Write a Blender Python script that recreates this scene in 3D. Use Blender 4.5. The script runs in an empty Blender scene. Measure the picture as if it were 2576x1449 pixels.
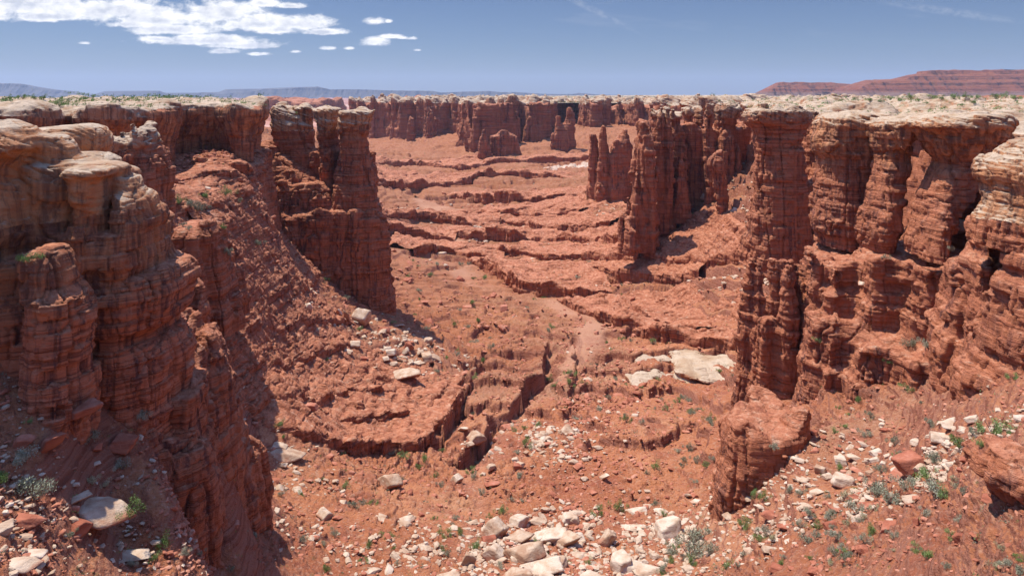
import bpy, math, random, time
import numpy as np
from mathutils import Vector, Matrix, Euler
T0 = time.time()
random.seed(4)
f32 = np.float32
SC = bpy.context.scene
COL = SC.collection
R = math.radians

# ------------------------------------------------------------------ camera, sky, sun, exposure
FOC, CX, HY = 1750.0, 1288.0, 238.0          # focal length, centre and horizon in units of a 2576 px wide frame
cam_data = bpy.data.cameras.new('camera'); cam = bpy.data.objects.new('camera', cam_data); COL.objects.link(cam)
cam_data.sensor_width = 36.0
cam_data.lens = 36.0 * FOC / 2576.0
cam_data.shift_y = -(724.5 - HY) / 2576.0
cam_data.clip_start = 0.5; cam_data.clip_end = 90000.0
cam.location = (0, 0, 0); cam.rotation_euler = (R(90), 0, 0)
SC.camera = cam

SUN_EL, SUN_AZ = 67.0, -56.0                  # azimuth measured from +Y (view direction), negative = to the left
sd = Vector((math.sin(R(SUN_AZ)) * math.cos(R(SUN_EL)), math.cos(R(SUN_AZ)) * math.cos(R(SUN_EL)), math.sin(R(SUN_EL))))
sun_data = bpy.data.lights.new('sun', 'SUN'); sun = bpy.data.objects.new('sun', sun_data); COL.objects.link(sun)
sun_data.energy = 4.6; sun_data.angle = R(0.53); sun_data.color = (1.0, 0.955, 0.89)
sun.rotation_euler = sd.to_track_quat('Z', 'Y').to_euler(); sun.location = (0, 0, 60)

W = bpy.data.worlds.new('World'); SC.world = W; W.use_nodes = True
SKY_STRENGTH = 0.12

SC.view_settings.view_transform = 'Standard'; SC.view_settings.look = 'None'
SC.view_settings.gamma = 1.0; SC.view_settings.use_curve_mapping = False
SC.view_settings.exposure = 0.55
SC.cycles.max_bounces = 5; SC.cycles.diffuse_bounces = 3; SC.cycles.glossy_bounces = 1
SC.cycles.transmission_bounces = 1; SC.cycles.volume_bounces = 0; SC.cycles.transparent_max_bounces = 6
SC.cycles.use_denoising = True
try: SC.cycles.denoiser = 'OPENIMAGEDENOISE'; SC.cycles.denoising_input_passes = 'RGB_ALBEDO_NORMAL'; SC.cycles.denoising_prefilter = 'ACCURATE'
except Exception: pass
SC.cycles.caustics_reflective = False; SC.cycles.caustics_refractive = False
SC.cycles.sample_clamp_indirect = 6.0

# ------------------------------------------------------------------ node helper
class NT:
    def __init__(s, nt): s.nt = nt; s.n = nt.nodes; s.l = nt.links
    def new(s, t, **kw):
        nd = s.n.new(t)
        for k, v in kw.items(): setattr(nd, k, v)
        return nd
    def put(s, sock, v):
        if isinstance(v, (int, float)): sock.default_value = v
        elif isinstance(v, (tuple, list)):
            d = sock.default_value
            sock.default_value = tuple(v) + ((1,) if len(d) == 4 and len(v) == 3 else ())
        else: s.l.new(v, sock)
    def math(s, op, a, b=0.0, c=0.0, clamp=False):
        nd = s.new('ShaderNodeMath', operation=op, use_clamp=clamp)
        s.put(nd.inputs[0], a); s.put(nd.inputs[1], b); s.put(nd.inputs[2], c); return nd.outputs[0]
    def vmath(s, op, a, b=(0, 0, 0)):
        nd = s.new('ShaderNodeVectorMath', operation=op); s.put(nd.inputs[0], a); s.put(nd.inputs[1], b); return nd
    def scale(s, vec, v): return s.vmath('MULTIPLY', vec, v).outputs[0]
    def noise(s, vec, sc=1.0, det=3.0, rough=0.55, dist=0.0):
        nd = s.new('ShaderNodeTexNoise'); s.put(nd.inputs['Vector'], vec); nd.inputs['Scale'].default_value = sc
        nd.inputs['Detail'].default_value = det; nd.inputs['Roughness'].default_value = rough; nd.inputs['Distortion'].default_value = dist
        return nd.outputs['Fac']
    def ramp(s, f, stops, interp='LINEAR'):
        nd = s.new('ShaderNodeValToRGB'); s.put(nd.inputs[0], f); cr = nd.color_ramp; cr.interpolation = interp
        while len(cr.elements) < len(stops): cr.elements.new(0.5)
        for e, (p, c) in zip(cr.elements, stops):
            e.position = p; e.color = (tuple(c) if isinstance(c, (tuple, list)) else (c, c, c)) + (1,)
        return nd.outputs[0]
    def map(s, v, a, b, c=0.0, d=1.0):
        nd = s.new('ShaderNodeMapRange'); s.put(nd.inputs[0], v)
        for i, q in enumerate((a, b, c, d)): s.put(nd.inputs[i + 1], q)
        return nd.outputs[0]
    def mix(s, f, a, b, mode='MIX'):
        nd = s.new('ShaderNodeMix', data_type='RGBA', blend_type=mode); s.put(nd.inputs[0], f); s.put(nd.inputs[6], a); s.put(nd.inputs[7], b)
        return nd.outputs[2]
    def bump(s, h, strength, dist, nrm=None):
        nd = s.new('ShaderNodeBump'); s.put(nd.inputs['Height'], h); nd.inputs['Strength'].default_value = strength; nd.inputs['Distance'].default_value = dist
        if nrm is not None: s.l.new(nrm, nd.inputs['Normal'])
        return nd.outputs[0]

def new_mat(name, rough=0.9):
    m = bpy.data.materials.new(name); m.use_nodes = True
    t = NT(m.node_tree); b = m.node_tree.nodes['Principled BSDF']
    b.inputs['Roughness'].default_value = rough
    b.inputs['Specular IOR Level'].default_value = 0.15
    geo = t.new('ShaderNodeNewGeometry')
    return m, t, b, geo

# ------------------------------------------------------------------ world: sky with clouds placed by direction
def build_world():
    t = NT(W.node_tree); bg = W.node_tree.nodes['Background']
    sky = t.new('ShaderNodeTexSky', sky_type='NISHITA'); sky.sun_disc = False
    sky.sun_elevation = R(SUN_EL); sky.sun_rotation = R(SUN_AZ); sky.altitude = 1300; sky.air_density = 1.0; sky.dust_density = 1.0; sky.ozone_density = 1.6
    tc = t.new('ShaderNodeTexCoord'); sep = t.new('ShaderNodeSeparateXYZ'); t.l.new(tc.outputs['Generated'], sep.inputs[0])
    x, y, z = sep.outputs
    yy = t.math('MAXIMUM', y, 0.02)
    u = t.math('DIVIDE', x, yy); v = t.math('DIVIDE', z, yy)      # direction only: tan of azimuth and elevation
    cb = t.new('ShaderNodeCombineXYZ'); t.put(cb.inputs[0], t.math('MULTIPLY', u, 1.0)); t.put(cb.inputs[1], t.math('MULTIPLY', v, 1.7))
    n_big = t.noise(cb.outputs[0], 24.0, 7.0, 0.60, 0.15)
    n_fine = t.noise(cb.outputs[0], 75.0, 6.0, 0.65, 0.2)
    n = t.math('ADD', t.math('MULTIPLY', t.math('SUBTRACT', n_big, 0.5), 1.9), t.math('MULTIPLY', t.math('SUBTRACT', n_fine, 0.5), 0.8))
    field = None
    # soft ellipses (px, py, half width, half height) in the 2576-wide frame
    ell = [(60, 12, 230, 42), (260, 28, 190, 34), (400, 52, 130, 26), (120, 44, 130, 16), (560, 38, 95, 36), (640, 62, 110, 26), (740, 62, 80, 24), (820, 82, 55, 10),
           (430, 76, 92, 18), (480, 96, 50, 8), (520, 104, 140, 15), (610, 116, 88, 12), (400, 100, 46, 9), (560, 130, 40, 9),
           (665, 10, 42, 12), (730, 16, 36, 10), (-150, 20, 200, 40),
           (944, 56, 23, 9), (976, 55, 9, 5), (936, 107, 30, 11), (828, 123, 18, 5), (879, 123, 12, 4), (985, 93, 22, 5), (1008, 96, 14, 4), (30, 8, 120, 22), (330, 62, 60, 12), (700, 76, 60, 16), (590, 24, 60, 22), (1039, 98, 12, 4), (1050, 127, 9, 3),
           (213, 110, 14, 4), (744, 131, 11, 4), (650, 137, 22, 4)]
    for (px, py, rx, ry) in ell:
        du = t.math('MULTIPLY', t.math('SUBTRACT', u, (px - CX) / FOC), FOC / rx)
        dv = t.math('MULTIPLY', t.math('SUBTRACT', v, (HY - py) / FOC), FOC / ry)
        # flat-bottomed: the lower half falls off faster
        dv = t.math('MULTIPLY', dv, t.map(dv, -0.4, 0.1, 1.5, 1.0))
        d = t.math('SUBTRACT', 1.0, t.math('SQRT', t.math('ADD', t.math('MULTIPLY', du, du), t.math('MULTIPLY', dv, dv))))
        w = 1.0 if rx > 35 else 0.6
        d = t.math('MULTIPLY', d, w)
        field = d if field is None else t.math('MAXIMUM', field, d)
    dens = t.math('ADD', t.math('ADD', field, 0.34), t.math('MULTIPLY', n, 1.15))
    alpha = t.map(dens, 0.0, 0.75)
    nd = alpha.node; nd.interpolation_type = 'SMOOTHSTEP'
    # thin cirrus veils on the right
    cb2 = t.new('ShaderNodeCombineXYZ'); t.put(cb2.inputs[0], t.math('ADD', u, t.math('MULTIPLY', v, 1.2))); t.put(cb2.inputs[1], t.math('MULTIPLY', v, 6.0))
    cir = t.map(t.noise(cb2.outputs[0], 5.0, 8.0, 0.65, 0.8), 0.56, 0.8, 0.0, 0.20)
    def streak(px, py, rx, ry, tilt):
        du = t.math('SUBTRACT', u, (px - CX) / FOC); dv = t.math('ADD', t.math('SUBTRACT', v, (HY - py) / FOC), t.math('MULTIPLY', du, tilt))
        a = t.math('MULTIPLY', du, FOC / rx); b = t.math('MULTIPLY', dv, FOC / ry)
        return t.math('SUBTRACT', 1.0, t.math('ADD', t.math('MULTIPLY', a, a), t.math('MULTIPLY', b, b)), clamp=True)
    st = t.math('MAXIMUM', streak(2400, 32, 210, 12, 0.14), streak(1500, 30, 120, 12, 0.5))
    st = t.math('MULTIPLY', st, t.map(n_fine, 0.35, 0.7, 0.0, 0.34))
    cir = t.math('MAXIMUM', t.math('MULTIPLY', cir, t.map(v, 0.04, 0.12)), st)
    # cloud tone: bright tops, bluish grey undersides (thickness)
    shade = t.map(t.math('ADD', t.math('MULTIPLY', field, 0.9), t.math('MULTIPLY', t.math('SUBTRACT', t.noise(cb.outputs[0], 30.0, 6.0, 0.6), 0.5), 3.0)), 0.15, 1.0)
    ccol = t.mix(shade, (7.0, 6.9, 6.8), (3.9, 4.1, 4.6))
    skyc = sky.outputs[0]
    skyc = t.mix(1.0, skyc, (0.80, 0.92, 1.20), 'MULTIPLY')
    lift = t.map(z, 0.17, 0.50, 0.32, 1.7)        # sky brightened overhead, out of view, as added shadow fill; dimmed low down
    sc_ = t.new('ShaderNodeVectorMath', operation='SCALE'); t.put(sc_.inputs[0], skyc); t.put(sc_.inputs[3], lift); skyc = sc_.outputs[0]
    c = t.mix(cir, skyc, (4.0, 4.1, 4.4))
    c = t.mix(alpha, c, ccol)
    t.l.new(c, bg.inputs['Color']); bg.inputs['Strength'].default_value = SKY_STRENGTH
build_world()

# ------------------------------------------------------------------ numpy noise
_rng = np.random.default_rng(11)
LAT = (_rng.random((64 * 64 * 64,), dtype=f32) * 2 - 1)
def vn(x, y, z):
    x = np.asarray(x, f32); y = np.asarray(y, f32); z = np.asarray(z, f32)
    x, y, z = np.broadcast_arrays(x, y, z)
    xf = np.floor(x); yf = np.floor(y); zf = np.floor(z)
    xi = xf.astype(np.int32); yi = yf.astype(np.int32); zi = zf.astype(np.int32)
    u = x - xf; v = y - yf; w = z - zf
    u = u * u * (3 - 2 * u); v = v * v * (3 - 2 * v); w = w * w * (3 - 2 * w)
    x0 = (xi & 63) << 12; x1 = ((xi + 1) & 63) << 12; y0 = (yi & 63) << 6; y1 = ((yi + 1) & 63) << 6; z0 = zi & 63; z1 = (zi + 1) & 63
    def e(a, b): 
        p = LAT[a + b + z0]; return p + w * (LAT[a + b + z1] - p)
    a = e(x0, y0); a += v * (e(x0, y1) - a)
    b = e(x1, y0); b += v * (e(x1, y1) - b)
    return a + u * (b - a)
def fbm(x, y, z, o=3, g=0.5):
    r = 0; a = 1.0; s = 0.0; f = 1.0
    for i in range(o):
        r = r + a * vn(x * f + 17.3 * i, y * f + 5.1 * i, z * f + 9.7 * i); s += a; a *= g; f *= 2.07
    return r / s
def blocks(x, y, z):
    """jittered cells: returns per-cell value (-1..1) and distance to the nearest cell border"""
    x, y, z = np.broadcast_arrays(np.asarray(x, f32), np.asarray(y, f32), np.asarray(z, f32))
    xb = np.floor(x - 0.5); yb = np.floor(y - 0.5); zb = np.floor(z - 0.5)
    d1 = np.full(x.shape, 9.0, f32); d2 = np.full(x.shape, 9.0, f32); v = np.zeros(x.shape, f32)
    for i in (0, 1):
        for j in (0, 1):
            for k in (0, 1):
                cx, cy, cz_ = xb + i, yb + j, zb + k
                h = (((cx.astype(np.int32) & 63) << 12) | ((cy.astype(np.int32) & 63) << 6) | (cz_.astype(np.int32) & 63))
                r1 = LAT[h]; r2 = LAT[(h * 7 + 12345) & 262143]; r3 = LAT[(h * 13 + 777) & 262143]
                d = (x - cx - 0.5 - 0.33 * r1) ** 2 + (y - cy - 0.5 - 0.33 * r2) ** 2 + (z - cz_ - 0.5 - 0.33 * r3) ** 2
                n = d < d1; d2 = np.where(n, d1, np.minimum(d2, d)); v = np.where(n, r3 * 0.6 + r1 * 0.4, v); d1 = np.where(n, d, d1)
    return v, np.sqrt(d2) - np.sqrt(d1)
def sstep(a, b, x):
    t = np.clip((x - a) / (b - a), 0, 1); return t * t * (3 - 2 * t)
def smax(a, b, k): return np.maximum(a, b) + np.maximum(k - np.abs(a - b), 0) ** 2 / (4 * k)
def smin(a, b, k): return np.minimum(a, b) - np.maximum(k - np.abs(a - b), 0) ** 2 / (4 * k)

# ------------------------------------------------------------------ picture-unit helpers (used only to measure the place)
def XYZ(px, py, Y): return ((px - CX) / FOC * Y, Y, -(py - HY) / FOC * Y)
def Z1(x, y): return (x / 2.07 * .8587, (200 + y / 2.07) * .8587)
def Z2(x, y): return ((1000 + x / 2.07) * .8587, (200 + y / 2.07) * .8587)
def Z3(x, y): return ((1800 + x / 2.07) * .8587, (200 + y / 2.07) * .8587)
def Z4(x, y): return (x * .5777 * .8587, (850 + y * .5777) * .8587)
def Z6(x, y): return ((1900 + x * .5777) * .8587, (850 + y * .5777) * .8587)
def prof(Zf, rows): return [(Zf(0, y)[1], Zf(l, 0)[0], Zf(r, 0)[0]) for (y, l, r) in rows]

def mesh_obj(name, verts, faces, mat, smooth=True, parent=None):
    """verts (n,3), faces (m,4) or (m,3) int arrays -> linked object"""
    me = bpy.data.meshes.new(name)
    verts = np.ascontiguousarray(verts, f32); faces = np.ascontiguousarray(faces, np.int32)
    m, k = faces.shape
    me.vertices.add(len(verts)); me.vertices.foreach_set('co', verts.ravel())
    me.loops.add(m * k); me.loops.foreach_set('vertex_index', faces.ravel())
    me.polygons.add(m); me.polygons.foreach_set('loop_start', np.arange(0, m * k, k, dtype=np.int32)); me.polygons.foreach_set('loop_total', np.full(m, k, np.int32))
    me.update(calc_edges=True)
    me.polygons.foreach_set('use_smooth', np.full(m, smooth, bool))
    if mat: me.materials.append(mat)
    o = bpy.data.objects.new(name, me); COL.objects.link(o)
    if parent: o.parent = parent
    return o
def tag(o, label=None, cat=None, group=None, kind=None):
    if label: o['label'] = label
    if cat: o['category'] = cat
    if group: o['group'] = group
    if kind: o['kind'] = kind
    return o
def vattr(o, name, vals):
    a = o.data.attributes.new(name, 'FLOAT', 'POINT'); a.data.foreach_set('value', np.ascontiguousarray(vals, f32))

# ------------------------------------------------------------------ ground height
# (px, py, Y) measured points: z follows from the eye height
GP = [ # bottom edge and foreground
 (0,1449,33),(300,1449,42),(500,1420,54),(700,1449,62),(1000,1449,70),(1288,1449,76),(1500,1449,76),(1800,1449,66),(2000,1449,56),(2200,1449,46),(2400,1449,38),(2576,1449,31),
 (100,1300,40),(300,1330,46),(420,1230,48),(150,1110,45),(300,1070,51),(400,1030,56),(500,985,61),(555,1000,67),(520,1335,59),(620,1300,67),(700,1310,73),(660,1290,72),(600,1400,58),(690,1400,64),(950,1340,84),(1200,1330,90),(1500,1330,92),(1750,1340,84),(1900,1330,74),(2050,1300,66),(2300,1280,54),(2500,1250,44),(2576,1230,40),
 # centre wash
 (1180,1200,112),(1240,1100,132),(1300,1000,155),(1400,940,172),(1480,850,200),(1500,790,225),(1340,740,255),(1250,720,270),(1160,690,290),(1220,640,325),(1150,600,360),(1140,560,400),
 # west slope below the ridge
 (620,1050,108),(620,1160,96),(850,1250,97),(850,1100,122),(900,1000,140),(1000,900,165),(1120,900,176),(1000,820,188),(1050,1000,150),(880,765,188),(780,690,182),(700,620,176),(985,808,191),(700,900,133),(600,850,119),(760,1000,122),(800,850,150),
 (600,720,128),(660,640,150),(600,640,134),(560,560,136),(500,520,132),(470,470,142),(560,480,148),(450,430,158),(520,400,166),(640,430,176),(650,520,156),(500,600,122),(440,560,118),(690,560,172),
 # east slope
 (1600,1060,130),(1560,1180,112),(1790,1060,128),(1790,1180,108),(1700,930,176),(1830,930,168),(1830,850,192),(1700,850,196),(1600,800,218),(1850,700,222),(1700,720,245),(1600,640,282),(1700,612,272),(1800,575,262),(1880,640,225),(1880,540,240),(1870,450,275),(1880,380,320),
 # right benches
 (2300,1150,68),(2100,1150,80),(2450,1080,61),(2576,1060,50),(2060,1062,93),(2250,1052,85),(1960,1098,86),(2100,1112,83),(2030,1205,75),(2085,1250,70),(2400,1000,74),(2500,1010,64),
 # middle of the basin
 (1000,740,235),(1050,660,285),(980,600,330),(1000,520,440),(1300,640,320),(1450,640,310),(1520,580,345),(1400,560,390),(1280,500,470),(1100,480,520),(1000,450,600),(1450,470,520),(1540,500,415),(1480,500,420),(1200,430,660),(1350,430,640),(1480,430,620),
 (1000,400,800),(1150,400,790),(1300,400,770),(1470,395,760),(950,375,950),(1010,364,1000),(1100,345,1020),(1040,358,1010),(1150,360,960),(1320,350,900),(1450,375,830),(1530,330,880),(1600,340,860),(1380,345,900),(1700,330,800),(940,364,1060),(1240,350,960),(1500,318,950),
 (1650,480,420),(1750,440,440),(1900,340,500),
 # outside the frame
 (-300,1449,26),(-300,1000,45),(-300,700,90),(-300,500,160),(2900,1449,20),(2900,1100,32),(2900,1000,50),(2900,500,140),(2300,850,100),(2150,860,106),(2300,450,200),(2500,380,330),(100,600,130),(100,420,240),(300,340,420),(600,330,520),(800,380,500),(800,340,800),
 (1288,2400,18),(300,2400,13),(2300,2100,15),(-400,2300,12),(3000,2000,11)]
gp = np.array(GP, float)
KA = 1.5
GA = (gp[:, 0] - CX) / FOC * KA; GL = np.log(gp[:, 2]); GZ = -(gp[:, 1] - HY) / FOC * gp[:, 2]
def _tps(r2): return 0.5 * r2 * np.log(r2 + 1e-9)
_n = len(gp); A_ = np.zeros((_n + 3, _n + 3))
A_[:_n, :_n] = _tps((GA[:, None] - GA) ** 2 + (GL[:, None] - GL) ** 2) + np.eye(_n) * 0.0015
A_[:_n, _n] = 1; A_[:_n, _n + 1] = GA; A_[:_n, _n + 2] = GL; A_[_n:, :_n] = A_[:_n, _n:].T
_w = np.linalg.solve(A_, np.concatenate([GZ, [0, 0, 0]]))
def base_z(X, Y):
    Y = np.maximum(Y, 8.0)
    a = (X / Y * KA).astype(f32); l = np.log(Y).astype(f32); r = np.full(a.shape, _w[_n], f32) + f32(_w[_n + 1]) * a + f32(_w[_n + 2]) * l
    for i in range(_n):
        r2 = (a - f32(GA[i])) ** 2 + (l - f32(GL[i])) ** 2
        r += f32(_w[i] * 0.5) * r2 * np.log(r2 + f32(1e-9))
    return np.clip(r, -84, -3)

def polyline_d(X, Y, pts):
    """distance to a polyline of (px, py, Y) points and signed side (+ = right of travel)"""
    best = np.full(X.shape, 1e9, f32); side = np.zeros(X.shape, f32)
    P = [((p[0] - CX) / FOC * p[1], p[1]) for p in pts]
    for (x0, y0), (x1, y1) in zip(P[:-1], P[1:]):
        dx, dy = x1 - x0, y1 - y0; L2 = dx * dx + dy * dy
        t = np.clip(((X - x0) * dx + (Y - y0) * dy) / L2, 0, 1)
        ex, ey = X - x0 - t * dx, Y - y0 - t * dy; d = np.sqrt(ex * ex + ey * ey)
        s = np.sign(ex * dy - ey * dx); m = d < best
        best = np.where(m, d, best); side = np.where(m, s, side)
    return best, side
WASH = [(1180, 80), (1200, 100), (1190, 112), (1240, 132), (1310, 155), (1400, 170), (1470, 195), (1500, 225), (1345, 255), (1250, 270), (1160, 292), (1225, 325), (1140, 365), (1160, 420), (1060, 480)]
GULLY1 = [(1160, 124), (1215, 132), (1240, 141), (1300, 150), (1318, 162), (1372, 172), (1368, 182), (1380, 200)]
GULLY2 = [(1150, 150), (1185, 165), (1212, 188)]
GULLY3 = [(900, 126), (1010, 128), (1110, 134), (1150, 150)]
GULLY4 = [(1440, 165), (1450, 185), (1440, 205)]

def terrace(h, T, riser=0.16, keep=0.35):
    t = h / T; k = np.floor(t); f = t - k
    g = keep * np.minimum(f / (1 - riser), 1) + (1 - keep) * sstep(1 - riser, 1, f)
    return T * (k + g)
def rough3(X, Y, Z, inw):
    """stony surface relief, laid along the surface normal"""
    s = 0.55 + 0.006 * Y
    wx = X + 0.5 * s * vn(X / s, Y / s, Z / s + 3); wy = Y + 0.5 * s * vn(X / s, Y / s, Z / s + 13); wz = Z + 0.3 * s * vn(X / s, Y / s, Z / s + 23)
    big = sstep(-0.3, 0.35, fbm(X / (16 * s), Y / (16 * s), Z / (12 * s), 2))
    ls = 1 + 0.15 * sstep(-12, -24, X) * sstep(90, 105, Y) * (1 - sstep(190, 220, Y)); s = s * ls ** 0.5; big = np.clip(big + ls - 1, 0, 1)
    d = (1 - 0.75 * inw) * s * (0.12 + 0.34 * big) * fbm(X / (2.8 * s), Y / (2.8 * s), Z / (2.2 * s), 5, 0.64)
    m = sstep(-0.2, 0.3, vn(X / (7 * s), Y / (7 * s), Z / (7 * s) + 3.5)) * (1 - 0.9 * inw) * (0.15 + 0.85 * big)
    v, e = blocks(wx / (1.5 * s), wy / (1.3 * s), wz / (0.9 * s))
    d = d + m * s * (0.45 * np.maximum(v, -0.3) - 0.22 * np.exp(-(e / 0.09) ** 2))
    v, e = blocks(wx / (0.6 * s) + 50, wy / (0.55 * s), wz / (0.4 * s))
    d = d + (0.35 + 0.65 * m) * (1 - 0.9 * inw) * s * 0.17 * np.maximum(v, -0.15)
    return d
def ground_z(X, Y, detail=True):
    X = np.asarray(X, f32); Y = np.asarray(Y, f32)
    h = base_z(X, Y)
    far = sstep(110, 420, Y); near = 1 - sstep(62, 115, Y)
    wl = 13 + 42 * far
    wd, _ = polyline_d(X, Y, WASH)
    ww = 1.2 + 0.010 * Y
    wn = fbm(X / 9, Y / 9, 0.0 * X + 3.3, 3) * 3.5 + vn(X / 30, Y / 30, 3.3) * 0.012 * Y
    inw = (1 - sstep(ww * 0.5, ww * 1.7, wd + wn)) * (0.35 + 0.65 * sstep(-0.25, 0.15, vn(X / (0.09 * Y + 3), Y / (0.09 * Y + 3), 6.6)))
    O = 0.0 * X
    w0 = fbm(X / wl, Y / (wl * 0.8), O + 3.7, 4, 0.55)
    rag = fbm(X / (2.6 + 6 * far), Y / (2.6 + 6 * far), O + 1.2, 3, 0.5)
    h = h + (1.0 + 2.2 * far) * fbm(X / (wl * 1.6), Y / (wl * 1.6), O + 13.7, 3)
    def saw(phi, T, riser):
        t = phi / T; f = t - np.floor(t)
        r = np.clip((f - 1 + riser) / riser, 0, 1) * 3; k = np.floor(r); r = (k + sstep(0.35, 1, r - k)) / 3
        return T * (np.minimum(r, 1) - f)
    m1 = sstep(-0.25, 0.12, vn(X / (wl * 2.0) + 7, Y / (wl * 2.0), 1.5) + 0.12) * (1 - 0.8 * near)
    m2 = sstep(-0.15, 0.25, vn(X / wl + 3, Y / wl + 40, 8.5) + 0.12)
    lsl = sstep(-12, -24, X) * sstep(90, 105, Y) * (1 - sstep(190, 220, Y))
    T1 = 3.0 + 3.2 * far - 0.7 * lsl
    phY = 24 * np.log(np.maximum(Y, 130) / 130)
    w1 = fbm(X / (wl * 2.4), Y / (wl * 1.1), O + 23.7, 3, 0.5); w2 = fbm(X / (wl * 1.6) + 9, Y / (wl * 0.7), O + 63.7, 3, 0.5)
    nl = 1 - 0.9 * sstep(-6, -12, X) * (1 - sstep(60, 70, Y))
    m1 = m1 * nl * (1 - 0.9 * far * sstep(0.0, 0.25, vn(X / 46 + 60, Y / 30, 4.5))); m2 = np.maximum(m2, far * sstep(-0.25, 0, vn(X / 60 + 3, Y / 30 + 40, 8.5))) * nl
    z = h + (0.62 + 0.32 * far) * (1 - 0.5 * lsl) * m1 * saw(h * 0.9 + phY + (2.6 + 14.0 * far) * w1 + (1.0 + 0.7 * far + 0.9 * lsl) * rag, T1, 0.09 - 0.055 * far)
    z = z + (0.62 + 0.35 * far) * m2 * (1 - 0.8 * near) * (1 - 0.45 * lsl) * saw(h + 1.2 * phY + (2.2 + 10.0 * far) * w2 + (0.9 + 0.3 * far + 0.7 * lsl) * rag, 1.2 + 1.1 * far, 0.10 - 0.06 * far)
    z = z * (1 - inw) + (h - 0.9 + 0.25 * vn(X / 12, Y / 12, 2.0)) * inw
    for G, dep, wid in ((GULLY1, 3.4, 2.0), (GULLY2, 2.6, 1.3), (GULLY3, 2.4, 1.3), (GULLY4, 2.2, 1.2)):
        gd, gs = polyline_d(X, Y, G)
        gd = np.maximum(gd + 1.6 * fbm(X / 5, Y / 5, 0.0 * X + 8.8, 4), 0); dep = dep * (0.55 + 0.45 * sstep(-0.3, 0.2, vn(X / 9, Y / 9, 1.1)))
        prof_ = np.where(gs > 0, 1 - sstep(0, wid * 2.4, gd), 1 - sstep(0, wid * 0.35, gd))
        z = z - dep * prof_ * (gd < 12) + 0.45 * dep * np.where(gs > 0, 0, np.exp(-(gd / (1.6 * wid)) ** 2))
    return z, inw
print('setup', round(time.time() - T0, 1))

# ------------------------------------------------------------------ materials
def slope_z(t, geo):
    s = t.new('ShaderNodeSeparateXYZ'); t.l.new(geo.outputs['Normal'], s.inputs[0]); return s.outputs[2]
def true_slope(t, geo):
    s = t.new('ShaderNodeSeparateXYZ'); t.l.new(geo.outputs['True Normal'], s.inputs[0]); return s.outputs[2]

def make_ground_mat():
    m, t, b, geo = new_mat('red_desert_soil', 0.95)
    pos = geo.outputs['Position']
    n1 = t.noise(pos, 0.035, 5, 0.6, 0.5); n2 = t.noise(pos, 0.35, 5, 0.6); n3 = t.noise(pos, 2.2, 4, 0.65)
    soil = t.ramp(n1, [(0.28, (0.31, 0.094, 0.040)), (0.42, (0.43, 0.146, 0.060)), (0.55, (0.50, 0.19, 0.082)), (0.70, (0.54, 0.26, 0.13))])
    soil = t.mix(t.map(t.noise(pos, 0.011, 4, 0.6, 0.8), 0.50, 0.62, 0, 0.6), soil, (0.42, 0.24, 0.14))
    soil = t.mix(t.map(t.noise(pos, 0.09, 5, 0.65, 1.0), 0.52, 0.62, 0, 0.65), soil, (0.30, 0.085, 0.045))
    soil = t.mix(t.map(n2, 0.42, 0.70, 0, 0.5), soil, (0.31, 0.095, 0.047))
    soil = t.mix(t.map(t.noise(pos, 0.8, 6, 0.7), 0.55, 0.66, 0, 0.5), soil, (0.52, 0.32, 0.20))
    soil = t.mix(t.map(t.noise(pos, 1.9, 5, 0.75), 0.55, 0.63, 0, 0.65), soil, (0.19, 0.054, 0.030))
    soil = t.mix(t.map(t.noise(t.scale(pos, (1, 1, 0.6)), 3.1, 4, 0.75), 0.60, 0.67, 0, 0.6), soil, (0.56, 0.42, 0.30))
    soil = t.mix(t.map(n3, 0.52, 0.72, 0, 0.55), soil, (0.56, 0.29, 0.185))
    sp_ = t.new('ShaderNodeSeparateXYZ'); t.l.new(pos, sp_.inputs[0])
    old = t.map(t.math('ADD', sp_.outputs[1], t.math('MULTIPLY', t.math('SUBTRACT', t.noise(pos, 0.02, 3, 0.6), 0.5), 260)), 150, 330, 0, 0.8)   # browner crusted soil deeper in the basin
    soil = t.mix(old, soil, t.mix(t.map(n2, 0.4, 0.65), (0.25, 0.090, 0.040), (0.35, 0.155, 0.078)))
    # layered bedrock in the risers
    lay = t.noise(t.scale(pos, (0.05, 0.05, 2.6)), 1.0, 5, 0.65, 0.3)
    rock = t.ramp(lay, [(0.30, (0.16, 0.052, 0.031)), (0.46, (0.29, 0.10, 0.054)), (0.56, (0.38, 0.16, 0.095)), (0.70, (0.22, 0.072, 0.041))])
    sl = slope_z(t, geo)
    f = t.map(t.math('ADD', sl, t.math('MULTIPLY', t.math('SUBTRACT', n3, 0.5), 0.3)), 0.86, 0.66)
    c = t.mix(f, soil, rock)
    at = t.new('ShaderNodeAttribute', attribute_name='wash'); c = t.mix(t.math('MULTIPLY', at.outputs['Fac'], 0.38), c, (0.58, 0.33, 0.21))
    at2 = t.new('ShaderNodeAttribute', attribute_name='pale'); pf = t.map(t.math('ADD', at2.outputs['Fac'], t.math('MULTIPLY', t.math('SUBTRACT', n2, 0.5), 1.2)), 0.45, 0.65)
    c = t.mix(pf, c, (0.56, 0.40, 0.29))
    # green-grey sparse ground cover far away
    t.l.new(c, b.inputs['Base Color'])
    h = t.math('ADD', t.math('MULTIPLY', t.noise(pos, 1.3, 6, 0.7), 1.0), t.math('MULTIPLY', t.noise(pos, 6.0, 4, 0.6), 0.25))
    t.l.new(t.bump(h, 1.0, 0.8), b.inputs['Normal'])
    return m
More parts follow.
